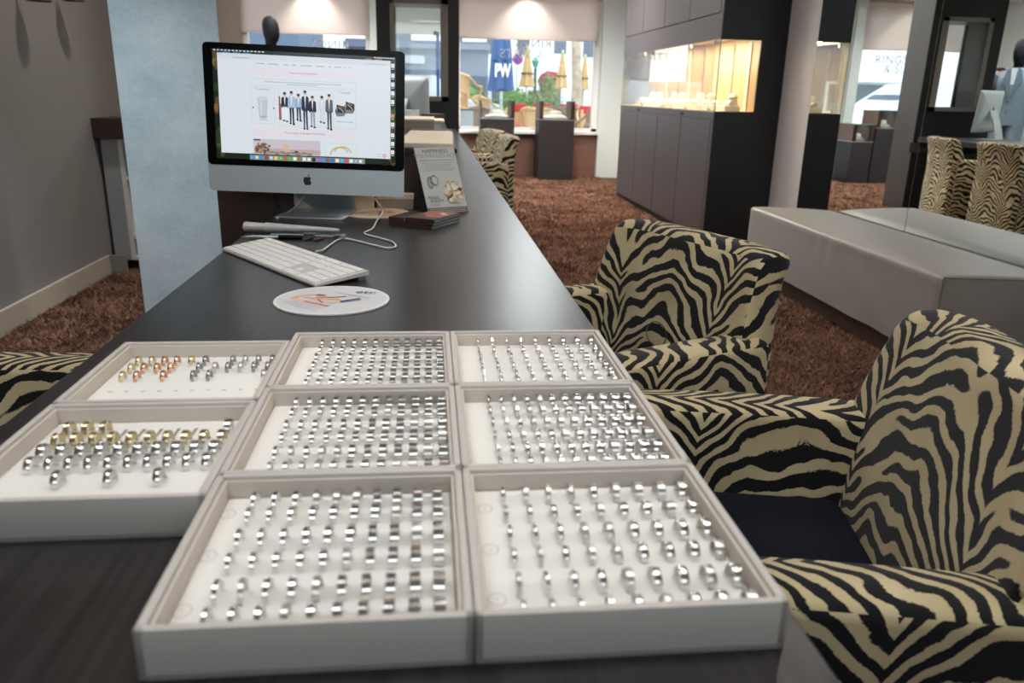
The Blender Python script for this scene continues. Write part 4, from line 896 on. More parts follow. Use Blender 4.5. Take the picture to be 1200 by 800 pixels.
# ------------------------------------------------------------------ bench and mirror wall
t = thing('upholstered_bench', 'long grey satin upholstered bench in front of the mirror wall', 'bench', (2.28, 3.855, 0))
g = G(); nx, ny = 12, 60
def wr(y, z):   # gathered wrinkles of the satin cover
    return 0.006 * math.sin(y * 31 + z * 9 + 2.0 * math.sin(y * 13)) * math.exp(-((y + 0.15) / 0.3) ** 2) * max(0, z - 0.27) * 7 + 0.006 * math.sin(y * 17 - z * 22) * math.exp(-((y + 0.55) / 0.3) ** 2) * (1.0 if z < 0.3 else 0.3)
rings = []
ys = [-0.985, -0.98, -0.97] + [-0.97 + 1.94 * k / ny for k in range(1, ny)] + [0.97, 0.98, 0.985]
for y in ys:
    e = 0.012 if abs(y) > 0.984 else 0.004 if abs(y) > 0.975 else 0.0
    pts = [(-0.27 + e + wr(y, z) + 0.010 * ((0.27 - z) / 0.17) ** 2 * 0.5, z) for z in (0.10, 0.15, 0.20, 0.25, 0.30, 0.35, 0.40)]
    pts += [(-0.27 + e, 0.424 - e), (-0.264 + e, 0.434 - e), (-0.252, 0.439 - e), (-0.15, 0.441 - e), (0.0, 0.436 - e), (0.15, 0.428 - e), (0.26, 0.420 - e), (0.272, 0.410 - e), (0.275, 0.10)]
    rings.append([(x, y, z) for x, z in pts])
g.loft(rings); obj('cushion_cover', g, M_bench, t, True, 50)
obj('plinth', G().box(-0.235, 0.275, -0.95, 0.95, 0.0, 0.10), M_plinth, t)
g = G().tube([(-0.268, -0.983, 0.11), (-0.268, -0.983, 0.42), (-0.262, -0.984, 0.432)], 0.004, 6).tube([(-0.262, -0.983, 0.434), (0.27, -0.983, 0.418)], 0.004, 6); obj('piping', g, M_bench, t, True)
for k, (y0, y1) in enumerate(((1.2, 4.045), (4.05, 5.36))):
    t = thing('mirror_panel', ('wide wall mirror sheet on the right wall nearer the viewer', 'narrower wall mirror sheet at the far end behind the bench')[k], 'mirror', (XR, (y0 + y1) / 2, 0), 0, 'mirror sheets on the right wall')
    h2 = (y1 - y0) / 2
    obj('mirror_face', G().box(-0.010, -0.004, -h2, h2, 0.02, 2.55), M_mirror, t); obj('edge_strip', G().box(-0.0095, 0.0, -h2 - 0.003, -h2, 0.02, 2.55).box(-0.0095, 0.0, h2, h2 + 0.002, 0.02, 2.55), M_dark, t); obj('backing', G().box(-0.004, -0.0005, -h2, h2, 0.02, 2.55), M_dark, t)

# ------------------------------------------------------------------ display cabinet with lit vitrine
t = thing('display_cabinet', 'tall taupe and black wall cabinet with a lit glass jewellery vitrine', 'cabinet', (0, 0, 0))
CX0, CX1, CY0, CY1 = 2.08, XR - 0.002, 5.86, 8.82
obj('lower_carcass', G().box(CX0 + 0.02, CX1, CY0 + 0.01, CY1, 0.0, 0.985), M_black, t); obj('upper_carcass', G().box(CX0 + 0.02, CX1, CY0 + 0.01, CY1, 1.525, 2.58), M_black, t)
obj('lower_end_panel', G().box(CX0, CX1, CY0 - 0.01, CY0 + 0.01, 0.0, 0.99), M_black, t); obj('upper_end_panel', G().box(CX0, CX1, CY0 - 0.01, CY0 + 0.01, 1.485, 2.58), M_black, t)
obj('middle_end_panel', G().box(CX0 + 0.30, CX1, CY0 - 0.01, CY0 + 0.01, 0.99, 1.485), M_black, t)
obj('lower_fascia', G().box(CX0, CX0 + 0.02, CY0 + 0.01, CY1, 0.935, 0.985), M_cabfront, t); obj('upper_fascia', G().box(CX0, CX0 + 0.02, CY0 + 0.01, CY1, 1.49, 1.665), M_cabfront, t)
obj('kick_board', G().box(CX0 + 0.012, CX0 + 0.02, CY0 + 0.01, CY1, 0.0, 0.05), M_black, t)
edges = [CY0 + 0.055, 6.64, 7.345, 8.085, CY1 - 0.005]
obj('corner_stile', G().box(CX0, CX0 + 0.02, CY0 + 0.01, CY0 + 0.05, 0.05, 0.935), M_cabfront, t); obj('upper_corner_stile', G().box(CX0, CX0 + 0.02, CY0 + 0.01, CY0 + 0.05, 1.665, 2.58), M_cabfront, t)
for a, b in zip(edges, edges[1:]):
    obj('door', G().box(CX0, CX0 + 0.02, a + 0.006, b - 0.006, 0.055, 0.930, 0.0015), M_cabfront, t); obj('upper_door', G().box(CX0, CX0 + 0.02, a + 0.006, b - 0.006, 1.672, 2.58, 0.0015), M_cabfront, t)
for y in (6.62, 8.03):
    for k in range(3): obj('lock', G().lathe([(0, 0), (0.011, 0), (0.011, 0.005), (0, 0.005)], 12, M=MAT((CX0, y + (k - 1) * 0.034, 0.956), (0, 1, 0), (0, 0, 1), (-1, 0, 0))), M_black if k else M_dark, t)
obj('vitrine_floor', G().box(CX0 + 0.005, CX1 - 0.18, CY0 + 0.01, CY1, 0.985, 0.995), M_paper, t)
obj('vitrine_ceiling', G().box(CX0 + 0.02, CX1, CY0 + 0.012, CY1, 1.522, 1.5245), M_paper, t)
M_vback = mat('vitrine_back', rgb(180, 154, 120), 0.5); obj('vitrine_back', G().box(CX1 - 0.19, CX1 - 0.17, CY0 + 0.01, CY1, 0.995, 1.522), M_vback, t)
for k in range(8): obj('back_rib', G().box(CX1 - 0.20, CX1 - 0.19, CY0 + 0.15 + 0.35 * k, CY0 + 0.20 + 0.35 * k, 0.995, 1.485), M_pier if k % 2 else M_paper, t)
ge = [CY0 - 0.002, 6.55, 7.25, 7.95, CY1]
for a, b in zip(ge, ge[1:]): obj('front_pane', G().box(CX0, CX0 + 0.006, a + 0.002, b - 0.002, 0.992, 1.487), M_vitrine, t)
obj('end_pane', G().box(CX0 + 0.006, CX0 + 0.30, CY0 - 0.008, CY0 - 0.002, 0.992, 1.487), M_vitrine, t)
obj('pane_edge', G().box(CX0 - 0.001, CX0 + 0.005, CY0 - 0.009, CY0 - 0.003, 0.992, 1.487), M_green_edge, t)
for y in (6.0, 6.55, 7.25, 7.95):
    obj('pane_clip', G().box(CX0 - 0.004, CX0 + 0.01, y - 0.012, y + 0.012, 1.46, 1.487), M_alu, t); obj('pane_clip', G().box(CX0 - 0.004, CX0 + 0.01, y - 0.012, y + 0.012, 0.992, 1.012), M_alu, t)
obj('light_strip', G().box(CX0 + 0.03, CX0 + 0.07, CY0 + 0.1, CY1 - 0.1, 1.512, 1.521), M_strip, t)
area('vitrine_light', (CX0 + 0.05, (CY0 + CY1) / 2, 1.509), (0, 0, 0), 0.04, 2.7, 58, (1.0, 0.77, 0.50))
M_cushion = mat('display_velvet_cream', rgb(252, 244, 226), 0.7)
for k in range(11):
    y = 6.02 + 0.25 * k; t2 = thing('jewellery_stand', 'cream jewellery stand in the lit vitrine, %s from the near end' % ORD[k], 'jewellery stand', (2.245, y, 0.995), 0, 'jewellery stands in the lit vitrine')
    obj('step', G().box(-0.06, 0.06, -0.085, 0.085, 0, 0.035, 0.004), M_cushion, t2)
    obj('roll', G().tube([(-0.005, -0.07, 0.052), (-0.005, 0.07, 0.052)], 0.02, 12), M_cushion, t2, True)
    if k % 3 != 1: obj('bust', G().lathe([(0, 0.03), (0.045, 0.03), (0.03, 0.075), (0.036, 0.10), (0.02, 0.125), (0, 0.13)], 14, M=Matrix.Translation((0.03, 0.0, 0))), M_cushion, t2, True)
    obj('jewel', G().lathe([(0.006, -0.002), (0.008, 0.0), (0.006, 0.002), (0.0055, 0.0)], 12, M=Matrix.Translation((-0.01, 0.0, 0.075)) @ Matrix.Rotation(PI / 2, 4, 'X'), closed=True), M_gold, t2, True)

# ------------------------------------------------------------------ black display pillar with framed opening
t = thing('display_pillar', 'black free standing display pillar with a grey framed window opening', 'display pillar', (0, 0, 0))
PX0, PX1, PY0, PY1 = -0.462, 0.277, 7.76, 8.13; OX0, OX1, OZ0, OZ1 = -0.318, 0.138, 1.04, 1.835
for nm, b in (('lower_block', (PX0, PX1, 0, OZ0)), ('upper_block', (PX0, PX1, OZ1, 2.58)), ('left_block', (PX0, OX0, OZ0, OZ1)), ('right_block', (OX1, PX1, OZ0, OZ1))):
    obj(nm, G().box(b[0], b[1], PY0, PY1, b[2], b[3]), M_black, t)
obj('side_panel', G().box(PX1, PX1 + 0.008, PY0 + 0.003, PY1 - 0.003, 0.0, 2.58), M_graypanel, t)  # grey sheet: light falling on the black side, put into colour
fw = 0.04
for sgn, yy in ((0, PY0 - 0.012), (1, PY1)):
    obj('frame', G().box(OX0 - 0.022, OX0 + 0.018, yy, yy + 0.012, OZ0 - fw, OZ1 + fw).box(OX1 - 0.018, OX1 + 0.045, yy, yy + 0.012, OZ0 - fw, OZ1 + fw).box(OX0 - 0.022, OX1 + 0.045, yy, yy + 0.012, OZ0 - fw, OZ0).box(OX0 - 0.022, OX1 + 0.045, yy, yy + 0.012, OZ1, OZ1 + fw), M_frame, t)
obj('pane', G().box(OX0, OX1, PY0 + 0.02, PY0 + 0.026, OZ0, OZ1), M_glass, t)
obj('ledge', G().box(PX0, PX1 + 0.05, PY0 - 0.03, PY0 - 0.012, 0.60, 0.695), M_graypanel, t)

# ------------------------------------------------------------------ glass topped pedestals by the windows
M_ped = mat('pedestal_dark', rgb(36, 32, 33), 0.5)
M_post = mat('pedestal_post_brown', rgb(120, 92, 84), 0.5)
def pedestal(label, x0, x1, zt, extra):
    t = thing('display_pedestal', label, 'pedestal', ((x0 + x1) / 2, 10.6, 0), 0, 'dark pedestals with glass hoods at the shop windows')
    w2 = (x1 - x0) / 2
    obj('column', G().box(-w2, w2, -0.2, 0.2, 0, zt, 0.003), M_ped, t); obj('rim', G().box(-w2, w2, -0.2, 0.2, zt, zt + 0.008), M_alu, t)
    for sx in (-1, 1): obj('post', G().box(sx * w2 - (0.05 if sx > 0 else 0.0), sx * w2 + (0.0 if sx > 0 else (0.012 if extra == 0 else 0.05)), -0.2, 0.2, zt + 0.008, zt + 0.23), M_post, t)
    obj('front_pane', G().box(-w2, w2, -0.2, -0.194, zt + 0.008, zt + 0.23), M_glass, t); obj('rear_pane', G().box(-w2, w2, 0.194, 0.2, zt + 0.008, zt + 0.23), M_glass, t); obj('top_pane', G().box(-w2, w2, -0.2, 0.2, zt + 0.23, zt + 0.236), M_glass, t); obj('pane_edge', G().box(-w2, w2, -0.202, -0.2, zt + 0.228, zt + 0.236), M_green_edge, t)
    c = thing('jewellery_display', 'white cushion display under glass on the ' + label.split(',')[0], 'jewellery display', ((x0 + x1) / 2, 10.6, zt + 0.008), 0)
    obj('cushion', G().loft([[(x * k, y * k, z) for x, y in [(math.cos(2 * PI * i / 20) * w2 * 0.72, math.sin(2 * PI * i / 20) * 0.15) for i in range(20)]] for k, z in ((1, 0), (1, 0.02), (0.85, 0.035), (0.6, 0.05), (0.55, 0.09), (0.3, 0.10))]), M_paperw, c, True)
pedestal('left dark pedestal at the right shop window, standing nearer the door', 0.655, 1.085, 0.762, 0)
pedestal('right dark pedestal at the right shop window, standing nearer the cabinet', 1.405, 1.86, 0.762, 1)
pedestal('short dark pedestal at the left shop window, nearer the door', -0.80, -0.50, 0.55, 1)
pedestal('tall dark pedestal at the left shop window, nearer the mannequins', -1.14, -0.82, 0.73, 1)

# ------------------------------------------------------------------ shelf unit on the left
t = thing('wall_shelf_unit', 'white shelf unit with thick brown top at the end of the grey wall', 'shelf', (-1.93, 4.98, 0))
obj('top_board', G().box(0.0, 0.72, -0.05, 0.3, 0.79, 0.905, 0.003), M_brownbox, t); obj('side_panel', G().box(0.02, 0.115, 0.0, 0.3, 0.07, 0.79), mat('shelf_side_grey', rgb(168, 172, 174), 0.5), t)
obj('stile', G().box(0.115, 0.14, 0.0, 0.3, 0.07, 0.79), M_white, t); obj('stile', G().box(0.62, 0.64, 0.0, 0.3, 0.07, 0.79), M_white, t)
for z in (0.07, 0.20, 0.55, 0.77): obj('shelf_board', G().box(0.14, 0.62, 0.0, 0.3, z, z + 0.02), M_white, t)
obj('back_board', G().box(0.02, 0.64, 0.3, 0.31, 0.07, 0.79), M_dark, t)
for k, (x, c) in enumerate(((0.17, (176, 182, 178)), (0.21, (120, 140, 124)), (0.25, (150, 150, 146)))):
    tag(obj('folder_binder', G().box(-1.93 + x, -1.93 + x + 0.032, 5.01, 5.23, 0.57, 0.57 + 0.17 + 0.01 * k, 0.002), mat('binder_%s' % ('grey', 'green', 'silver')[k], rgb(*c), 0.6)), '%s binder on the upper shelf, %s from left' % (('grey', 'greenish', 'silver')[k], ORD[k]), 'binder', 'binders on the wall shelf')
t = thing('small_tin', 'small grey tin on the bottom shelf of the shelf unit', 'tin', (-1.72, 5.04, 0.09)); obj('tin_body', G().lathe([(0, 0), (0.04, 0), (0.04, 0.07), (0, 0.07)], 16), M_alu, t, True); obj('tin_lid', G().lathe([(0.042, 0.07), (0.042, 0.082), (0, 0.085)], 16), M_dark, t, True)
# two small wall lamps above the grey wall
for k, (y, z) in enumerate(((4.28, 1.462), (4.68, 1.502))):
    t = thing('wall_lamp', ('dark wall lamp at the top of the grey wall, nearer one', 'dark wall lamp at the top of the grey wall, farther one')[k], 'wall lamp', (XL, y, z), 0, 'wall lamps on the grey wall')
    obj('arm', G().tube([(0, 0, 0.10), (0.06, 0, 0.10), (0.09, 0, 0.06)], 0.008, 8), M_dark, t, True); obj('shade', G().lathe([(0.0, 0.075), (0.03, 0.07), (0.055, 0.0), (0.05, 0.0), (0.026, 0.06)], 18, M=Matrix.Translation((0.095, 0, 0))), M_dark, t, True)
for k, z in enumerate((0.965, 1.07)): tag(obj('cable_clip', G().box(-1.9 + 0.035, -1.9 + 0.055, 5.6, 5.62, z, z + 0.02, 0.003), M_black), ('lower black clip on the wall above the shelf unit', 'upper black clip on the wall above the shelf unit')[k], 'clip', 'clips above the shelf unit')

# ------------------------------------------------------------------ mannequins by the left window (seen in the mirror)
M_mann = mat('mannequin_black', rgb(8, 8, 9), 0.7, spec=0.2); M_suit = mat('grey_suit_cloth', rgb(98, 112, 122), 0.85, bump=0.1, bscale=300); M_suit_d = mat('suit_lapel', rgb(86, 100, 110), 0.85); M_shirt = mat('shirt_pale', rgb(200, 208, 216), 0.8)
M_tan = mat('tan_jacket', rgb(158, 104, 70), 0.6); M_navy = mat('navy_trousers', rgb(46, 48, 92), 0.85)
def ell(cx, cy, z, rx, ry, n=20): return [(cx + rx * math.cos(2 * PI * k / n), cy + ry * math.sin(2 * PI * k / n), z) for k in range(n)]
def mannequin(label, loc, rz, cloth, lapel, trousers, watch):
    t = thing('mannequin', label, 'mannequin', loc, rz)      # faces local -y
    # legs of trousers, one garment
    for sx in (-1, 1):
        obj('trouser_leg', G().loft([ell(sx * 0.10, 0.0, 0.06, 0.062, 0.07), ell(sx * 0.098, 0.005, 0.30, 0.066, 0.072), ell(sx * 0.095, -0.01, 0.50, 0.072, 0.08), ell(sx * 0.088, 0, 0.75, 0.088, 0.10), ell(sx * 0.08, 0, 0.92, 0.10, 0.115)]), trousers, t, True, 60)
        obj('shoe', G().loft([ell(sx * 0.10, 0.02, 0.0, 0.042, 0.09), ell(sx * 0.10, -0.03, 0.012, 0.045, 0.13), ell(sx * 0.10, -0.025, 0.045, 0.043, 0.12), ell(sx * 0.10, 0.03, 0.085, 0.038, 0.06)]), M_black, t, True, 60)
    obj('torso', G().loft([ell(0, 0, 0.84, 0.185, 0.125), ell(0, 0, 0.95, 0.18, 0.125), ell(0, 0, 1.08, 0.168, 0.115), ell(0, -0.005, 1.22, 0.19, 0.125), ell(0, 0, 1.34, 0.205, 0.12), ell(0, 0.01, 1.41, 0.195, 0.095), ell(0, 0.012, 1.45, 0.14, 0.075), ell(0, 0.012, 1.48, 0.07, 0.062)]), cloth, t, True, 60)
    obj('shirt_front', G().prism([(-0.045, 1.47), (0.045, 1.47), (0.012, 1.17), (-0.012, 1.17)], 0, 0.008, MAT((0, -0.115, 0), (1, 0, 0), (0, 0, 1), (0, -1, 0))), M_shirt, t)
    for sx in (-1, 1): obj('lapel', G().prism([(sx * 0.035, 1.475), (sx * 0.075, 1.455), (sx * 0.105, 1.33), (sx * 0.075, 1.30), (sx * 0.012, 1.12), (sx * 0.004, 1.14)], 0, 0.008, MAT((0, -0.126, 0), (1, 0, 0), (0, 0, 1), (0, -1, 0))), lapel, t)
    for z in (1.10, 0.99): obj('button', G().lathe([(0, 0), (0.009, 0), (0.009, 0.004), (0, 0.004)], 10, M=MAT((0.008, -0.125, z), (1, 0, 0), (0, 0, 1), (0, -1, 0))), M_black, t)
    for sx in (-1, 1):
        pts = [(sx * 0.195, 0.01, 1.405), (sx * 0.235, 0.01, 1.35), (sx * 0.262, 0.015, 1.22), (sx * 0.275, 0.02, 1.12), (sx * 0.282, -0.01, 1.0), (sx * 0.285, -0.05, 0.86)]
        obj('sleeve', G().tube(smooth_path(pts, 4), [0.068 + (0.044 - 0.068) * k / 20 for k in range(21)], 14), cloth, t, True, 60)
        # hand: palm with four curled fingers and a thumb leaving its side
        h = G(); px, py, pz = sx * 0.285, -0.055, 0.86
        h.loft([ell(px, py, pz + 0.02, 0.022, 0.026, 12), ell(px, py - 0.004, pz - 0.03, 0.019, 0.036, 12), ell(px, py - 0.01, pz - 0.085, 0.015, 0.042, 12)])
        for f in range(4):
            fy = py - 0.045 + 0.0235 * f; ln = (0.062, 0.072, 0.068, 0.054)[f]
            h.tube([(px, fy, pz - 0.075), (px - sx * 0.004, fy - 0.002, pz - 0.085 - ln * 0.45), (px - sx * 0.016, fy - 0.004, pz - 0.085 - ln * 0.8), (px - sx * 0.028, fy - 0.004, pz - 0.085 - ln)], [0.009, 0.009, 0.008, 0.006], 8)
        h.tube([(px - sx * 0.004, py - 0.028, pz - 0.025), (px - sx * 0.016, py - 0.052, pz - 0.055), (px - sx * 0.024, py - 0.058, pz - 0.085)], [0.011, 0.0095, 0.007], 8)
        obj('hand', h, M_mann, t, True, 70)
    if watch: obj('watch', G().tube([(-0.285 + 0.036 * math.cos(q), -0.052 + 0.038 * math.sin(q), 0.868) for q in [i * 2 * PI / 18 for i in range(19)]], 0.008, 8), M_alu, t, True)
    obj('head', G().loft([ell(0, 0.012, 1.44, 0.058, 0.06), ell(0, 0.008, 1.52, 0.054, 0.058), ell(0, -0.01, 1.555, 0.06, 0.078), ell(0, -0.012, 1.60, 0.072, 0.092), ell(0, -0.005, 1.66, 0.078, 0.098), ell(0, 0.002, 1.72, 0.074, 0.092), ell(0, 0.006, 1.765, 0.055, 0.068), ell(0, 0.008, 1.79, 0.02, 0.026)]), M_mann, t, True, 70)
    return t
mannequin('black egg headed mannequin in a light grey suit near the left window', (-1.62, 9.0, 0), math.radians(50), M_suit, M_suit_d, mat('grey_trousers', rgb(110, 126, 138), 0.85), False)
tm = mannequin('mannequin in tan leather jacket and navy trousers behind the grey suit', (-2.06, 9.90, -0.06), math.radians(62), M_tan, M_tan, M_navy, True)
tm.location.z = 0.0
for ch in list(tm.children):
    if ch.name.startswith('head'): bpy.data.objects.remove(ch)
obj('neck_cap', G().lathe([(0.058, 1.46), (0.06, 1.50), (0.03, 1.515), (0, 1.516)], 16), M_black, tm, True)

# ------------------------------------------------------------------ street outside
M_pave = mat('street_paving', rgb(200, 196, 190), 0.9, var=0.12, vscale=3)
struct('pavement', G().box(-40, 40, 11.16, 70, -0.16, -0.05), M_pave)
struct('pavement_rear', G().box(-20, 20, -30, -2.41, -0.16, -0.05), M_pave)
M_fac = mat('white_render', rgb(236, 238, 240), 0.9); M_fac2 = mat('grey_blue_facade', rgb(112, 120, 138), 0.8); M_fac3 = mat('slate_blue_front', rgb(84, 100, 122), 0.7); M_win = mat('dark_window', rgb(96, 106, 120), 0.2); M_winframe = mat('window_frame_white', rgb(225, 228, 230), 0.6)
def building(label, x0, x1, y, h, m, wins, depth=8.0, extras=()):
    t = thing('building', label, 'building', ((x0 + x1) / 2, y, 0)); w2 = (x1 - x0) / 2
    obj('facade', G().box(-w2, w2, 0, depth, -0.05, h), m, t)
    for (wx, wz, ww, wh) in wins:
        f = obj('window', G().box(wx - ww / 2 - 0.06, wx + ww / 2 + 0.06, -0.06, 0.0, wz - 0.06, wz + wh + 0.06), M_winframe if m is not M_fac2 else M_fac3, t)
        obj('pane', G().box(wx - ww / 2, wx + ww / 2, -0.075, -0.06, wz, wz + wh), M_win, f)
    for e in extras: obj(e[0], e[1], e[2], t)
    return t
building('grey blue shop front with two dark openings across the street', -2.3, 1.72, 24.0, 2.42, M_fac2, [(-1.4, 0.0, 0.9, 1.5), (-0.2, 0.0, 0.8, 1.55), (1.05, 0.0, 0.42, 1.5), (1.68, 0.0, 0.36, 1.45)], 6, [('cornice', G().box(-2.05, 2.05, -0.25, 0, 2.2, 2.34), M_fac2), ('sign_board', G().box(-1.3, 0.2, -0.1, 0, 1.80, 2.02), M_frost)])
building('white rendered house rising behind the grey blue shop front', -4.0, 4.2, 31.0, 9.0, M_fac, [(-1.0, 2.5, 0.6, 1.3), (0.9, 2.3, 0.5, 1.5), (2.3, 2.4, 0.5, 1.4), (3.4, 2.4, 0.45, 1.4), (2.6, 0.1, 0.7, 1.5)])
building('tall white house in the middle of the view across the square', 4.3, 7.2, 34.0, 9.0, M_fac, [(-0.7, 0.3, 0.5, 1.6), (0.4, 0.4, 0.5, 1.5), (-0.4, 2.6, 0.5, 1.6), (0.8, 2.5, 0.5, 1.6)])
building('white house with dark shutters at the right side of the square', 7.3, 11.5, 33.0, 9.0, M_fac, [(-1.4, 1.7, 0.35, 1.5), (-0.9, 1.7, 0.35, 1.5), (0.1, 1.2, 0.9, 0.9), (1.2, 0.2, 0.6, 1.6)], 8, [('awning', G().loft([[(-0.4, -0.05, 2.2), (0.8, -0.05, 2.2), (0.8, -0.05, 2.14), (-0.4, -0.05, 2.14)], [(-0.4, -1.0, 1.95), (0.8, -1.0, 1.95), (0.8, -1.0, 1.89), (-0.4, -1.0, 1.89)]]), M_fac3)])
building('slate blue shop with a white awning board facing the left window', -8.6, -2.6, 17.5, 5.0, M_fac3, [(-1.6, 0.35, 1.6, 1.1), (0.9, 0.35, 2.2, 1.05)], 4, [('awning_board', G().loft([[(-2.6, -0.02, 2.25), (1.75, -0.02, 2.25), (1.75, 0.0, 1.45), (-2.6, 0.0, 1.45)], [(-2.6, -0.55, 2.15), (1.75, -0.55, 2.15), (1.75, -0.5, 1.45), (-2.6, -0.5, 1.45)]]), M_fac)])
building('pale building closing the view beyond the left shop window', -16, -8.7, 20.0, 8.0, M_fac, [(-2, 1, 1, 1.6), (1, 1, 1, 1.6)])
# closed parasols
def parasol(label, x, y, z0, z1, r0, r1, m, base=0.0, writing=None):
    t = thing('closed_parasol', label, 'parasol', (x, y, -0.05)); n = 24; rings = []
    for k, f in enumerate((0, 0.06, 0.2, 0.45, 0.7, 0.85, 1.0)):
        z = z0 + 0.05 + (z1 - z0) * f; r = r0 + (r1 - r0) * f
        rings.append([((r * (1 + (0.22 * (1 - f * 0.6)) * math.sin(6 * 2 * PI * i / n))) * math.cos(2 * PI * i / n), (r * (1 + 0.22 * math.sin(6 * 2 * PI * i / n))) * math.sin(2 * PI * i / n), z + (0.12 * math.sin(3 * 2 * PI * i / n) * r0 if k == 0 else 0)) for i in range(n)])
    obj('folded_canopy', G().loft(rings), m, t, True, 60); obj('pole', G().tube([(0, 0, 0), (0, 0, z1 + 0.12)], 0.03, 10), M_alu, t, True)
    obj('tie_strap', G().lathe([(r0 * 0.95, z0 + (z1 - z0) * 0.38), (r0 * 0.97, z0 + (z1 - z0) * 0.38 + 0.03)], 20), M_dark if writing is None else m, t)
    obj('foot', G().box(-0.3, 0.3, -0.3, 0.3, 0, 0.06, 0.01), M_dark, t)
    if writing: obj('lettering', text_g(writing, 0.30, MAT((0.0, -r0 * 1.22, 1.40), (0.6, 0, 0), (0, 0, 1), (0, -1, 0)), None, offset=0.012), M_paperw, t)
M_blue = mat('parasol_blue', rgb(66, 96, 142), 0.8); M_yel = mat('parasol_ochre', rgb(186, 158, 112), 0.85)
parasol('large folded blue parasol with white letters on the terrace', 1.31, 15.0, 1.12, 2.6, 0.21, 0.11, M_blue, writing='PW')
parasol('folded ochre parasol right of the blue one', 2.37, 20.0, 1.22, 2.1, 0.17, 0.035, M_yel)
parasol('folded ochre parasol left of the tree trunk', 3.54, 22.0, 1.22, 2.1, 0.16, 0.035, M_yel)
parasol('folded ochre parasol right of the tree trunk', 4.53, 24.0, 1.2, 2.1, 0.14, 0.035, M_yel)
t = thing('plane_tree', 'mottled grey plane tree trunk on the square', 'tree', (3.25, 18.0, -0.05))
obj('trunk', G().tube([(0.06, 0, 0), (0.03, 0, 0.8), (-0.05, 0, 1.8), (-0.10, 0.05, 3.2), (-0.2, 0.2, 5.0)], [0.15, 0.115, 0.105, 0.10, 0.08], 14), mat('plane_bark', rgb(168, 156, 138), 0.9, var=0.3, vscale=7), t, True)
obj('branch', G().tube([(-0.08, 0.05, 3.0), (0.3, 0.1, 3.8), (0.7, 0.2, 4.8)], [0.06, 0.045, 0.03], 10), mat('plane_branch', rgb(150, 140, 124), 0.9), t, True)
M_leaf = mat('hedge_leaf', rgb(104, 132, 76), 0.8, var=0.4, vscale=10); M_leaf2 = mat('olive_leaf', rgb(120, 132, 96), 0.8, var=0.35, vscale=10)
def bush(label, c, rx, ry, rz_, m, n=1400):
    t = thing('bush', label, 'bush', (c[0], c[1], -0.05)); V = []
    for k in range(n):
        d = Vector((random.gauss(0, 1), random.gauss(0, 1), random.gauss(0, 1))).normalized(); r = random.uniform(0.75, 1.03); p = Vector((d.x * rx * r, d.y * ry * r, c[2] + d.z * rz_ * r + 0.05))
        if p.z < 0.05: p.z = 0.05
        a, b = Vector((random.gauss(0, 1), random.gauss(0, 1), random.gauss(0, 1))).normalized() * 0.07, Vector((random.gauss(0, 1), random.gauss(0, 1), random.gauss(0, 1))).normalized() * 0.05
        V += [p, p + a, p + b]
    me = bpy.data.meshes.new('foliage'); me.from_pydata(V, [], [(3 * i, 3 * i + 1, 3 * i + 2) for i in range(n)]); me.materials.append(m); o = bpy.data.objects.new('foliage', me); COL.objects.link(o); o.parent = t; o['kind'] = 'stuff'
    obj('inner_mass', G().ball((0, 0, c[2] + 0.05), rx * 0.8, ry * 0.8, rz_ * 0.85, 14, 9), m, t, True); obj('stem', G().tube([(0, 0, 0), (0, 0, c[2])], 0.05, 8), M_plinth, t)
bush('green bush behind the stacked rattan chairs', (0.85, 19.6, 0.75), 0.6, 0.4, 0.55, M_leaf); bush('green bush behind the blue parasol', (2.0, 19.5, 0.72), 0.5, 0.4, 0.48, M_leaf); bush('rounded green bush left of the tree trunk', (2.6, 20.5, 0.72), 0.45, 0.4, 0.42, M_leaf2); bush('tall olive bush beside the middle ochre parasol', (3.45, 23.5, 0.95), 0.4, 0.35, 0.65, M_leaf2)
bush('red flowering bush by the far house', (3.85, 26.5, 1.45), 0.34, 0.3, 0.28, mat('red_blossom', rgb(190, 76, 80), 0.8, var=0.3, vscale=9))
# street lamp and road sign
t = thing('street_lamp', 'old style green street lamp on the square', 'street lamp', (3.34, 26.0, -0.05)); obj('post', G().lathe([(0, 0), (0.12, 0), (0.12, 0.5), (0.06, 0.6), (0.045, 1.8), (0.06, 1.85), (0, 1.86)], 12), mat('lamp_green', rgb(52, 92, 92), 0.5), t, True); obj('lantern', G().lathe([(0, 1.86), (0.06, 1.88), (0.12, 2.05), (0.14, 2.06), (0.05, 2.16), (0.0, 2.22)], 6), mat('lantern_green', rgb(84, 140, 130), 0.3), t)
t = thing('road_sign', 'round blue road sign with red border', 'road sign', (2.52, 24.0 - 0.4, -0.05)); obj('post', G().tube([(0, 0.02, 0), (0, 0.02, 2.2)], 0.03, 8), M_alu, t); obj('sign_face', G().lathe([(0, 0), (0.15, 0), (0.15, 0.01), (0, 0.01)], 24, M=UPRIGHT((0, -0.02, 2.02))), mat('sign_red', rgb(190, 50, 56), 0.5), t); obj('sign_centre', G().lathe([(0, 0), (0.11, 0), (0.11, 0.006), (0, 0.006)], 24, M=UPRIGHT((0, -0.031, 2.02))), mat('sign_blue', rgb(46, 70, 160), 0.5), t); obj('diagonal_bar', G().box(-0.1, 0.1, -0.04, -0.037, -0.012, 0.012, M=Matrix.Translation((0, 0, 2.02)) @ Matrix.Rotation(0.8, 4, 'Y')), mat('sign_bar_red', rgb(190, 50, 56), 0.5), t)
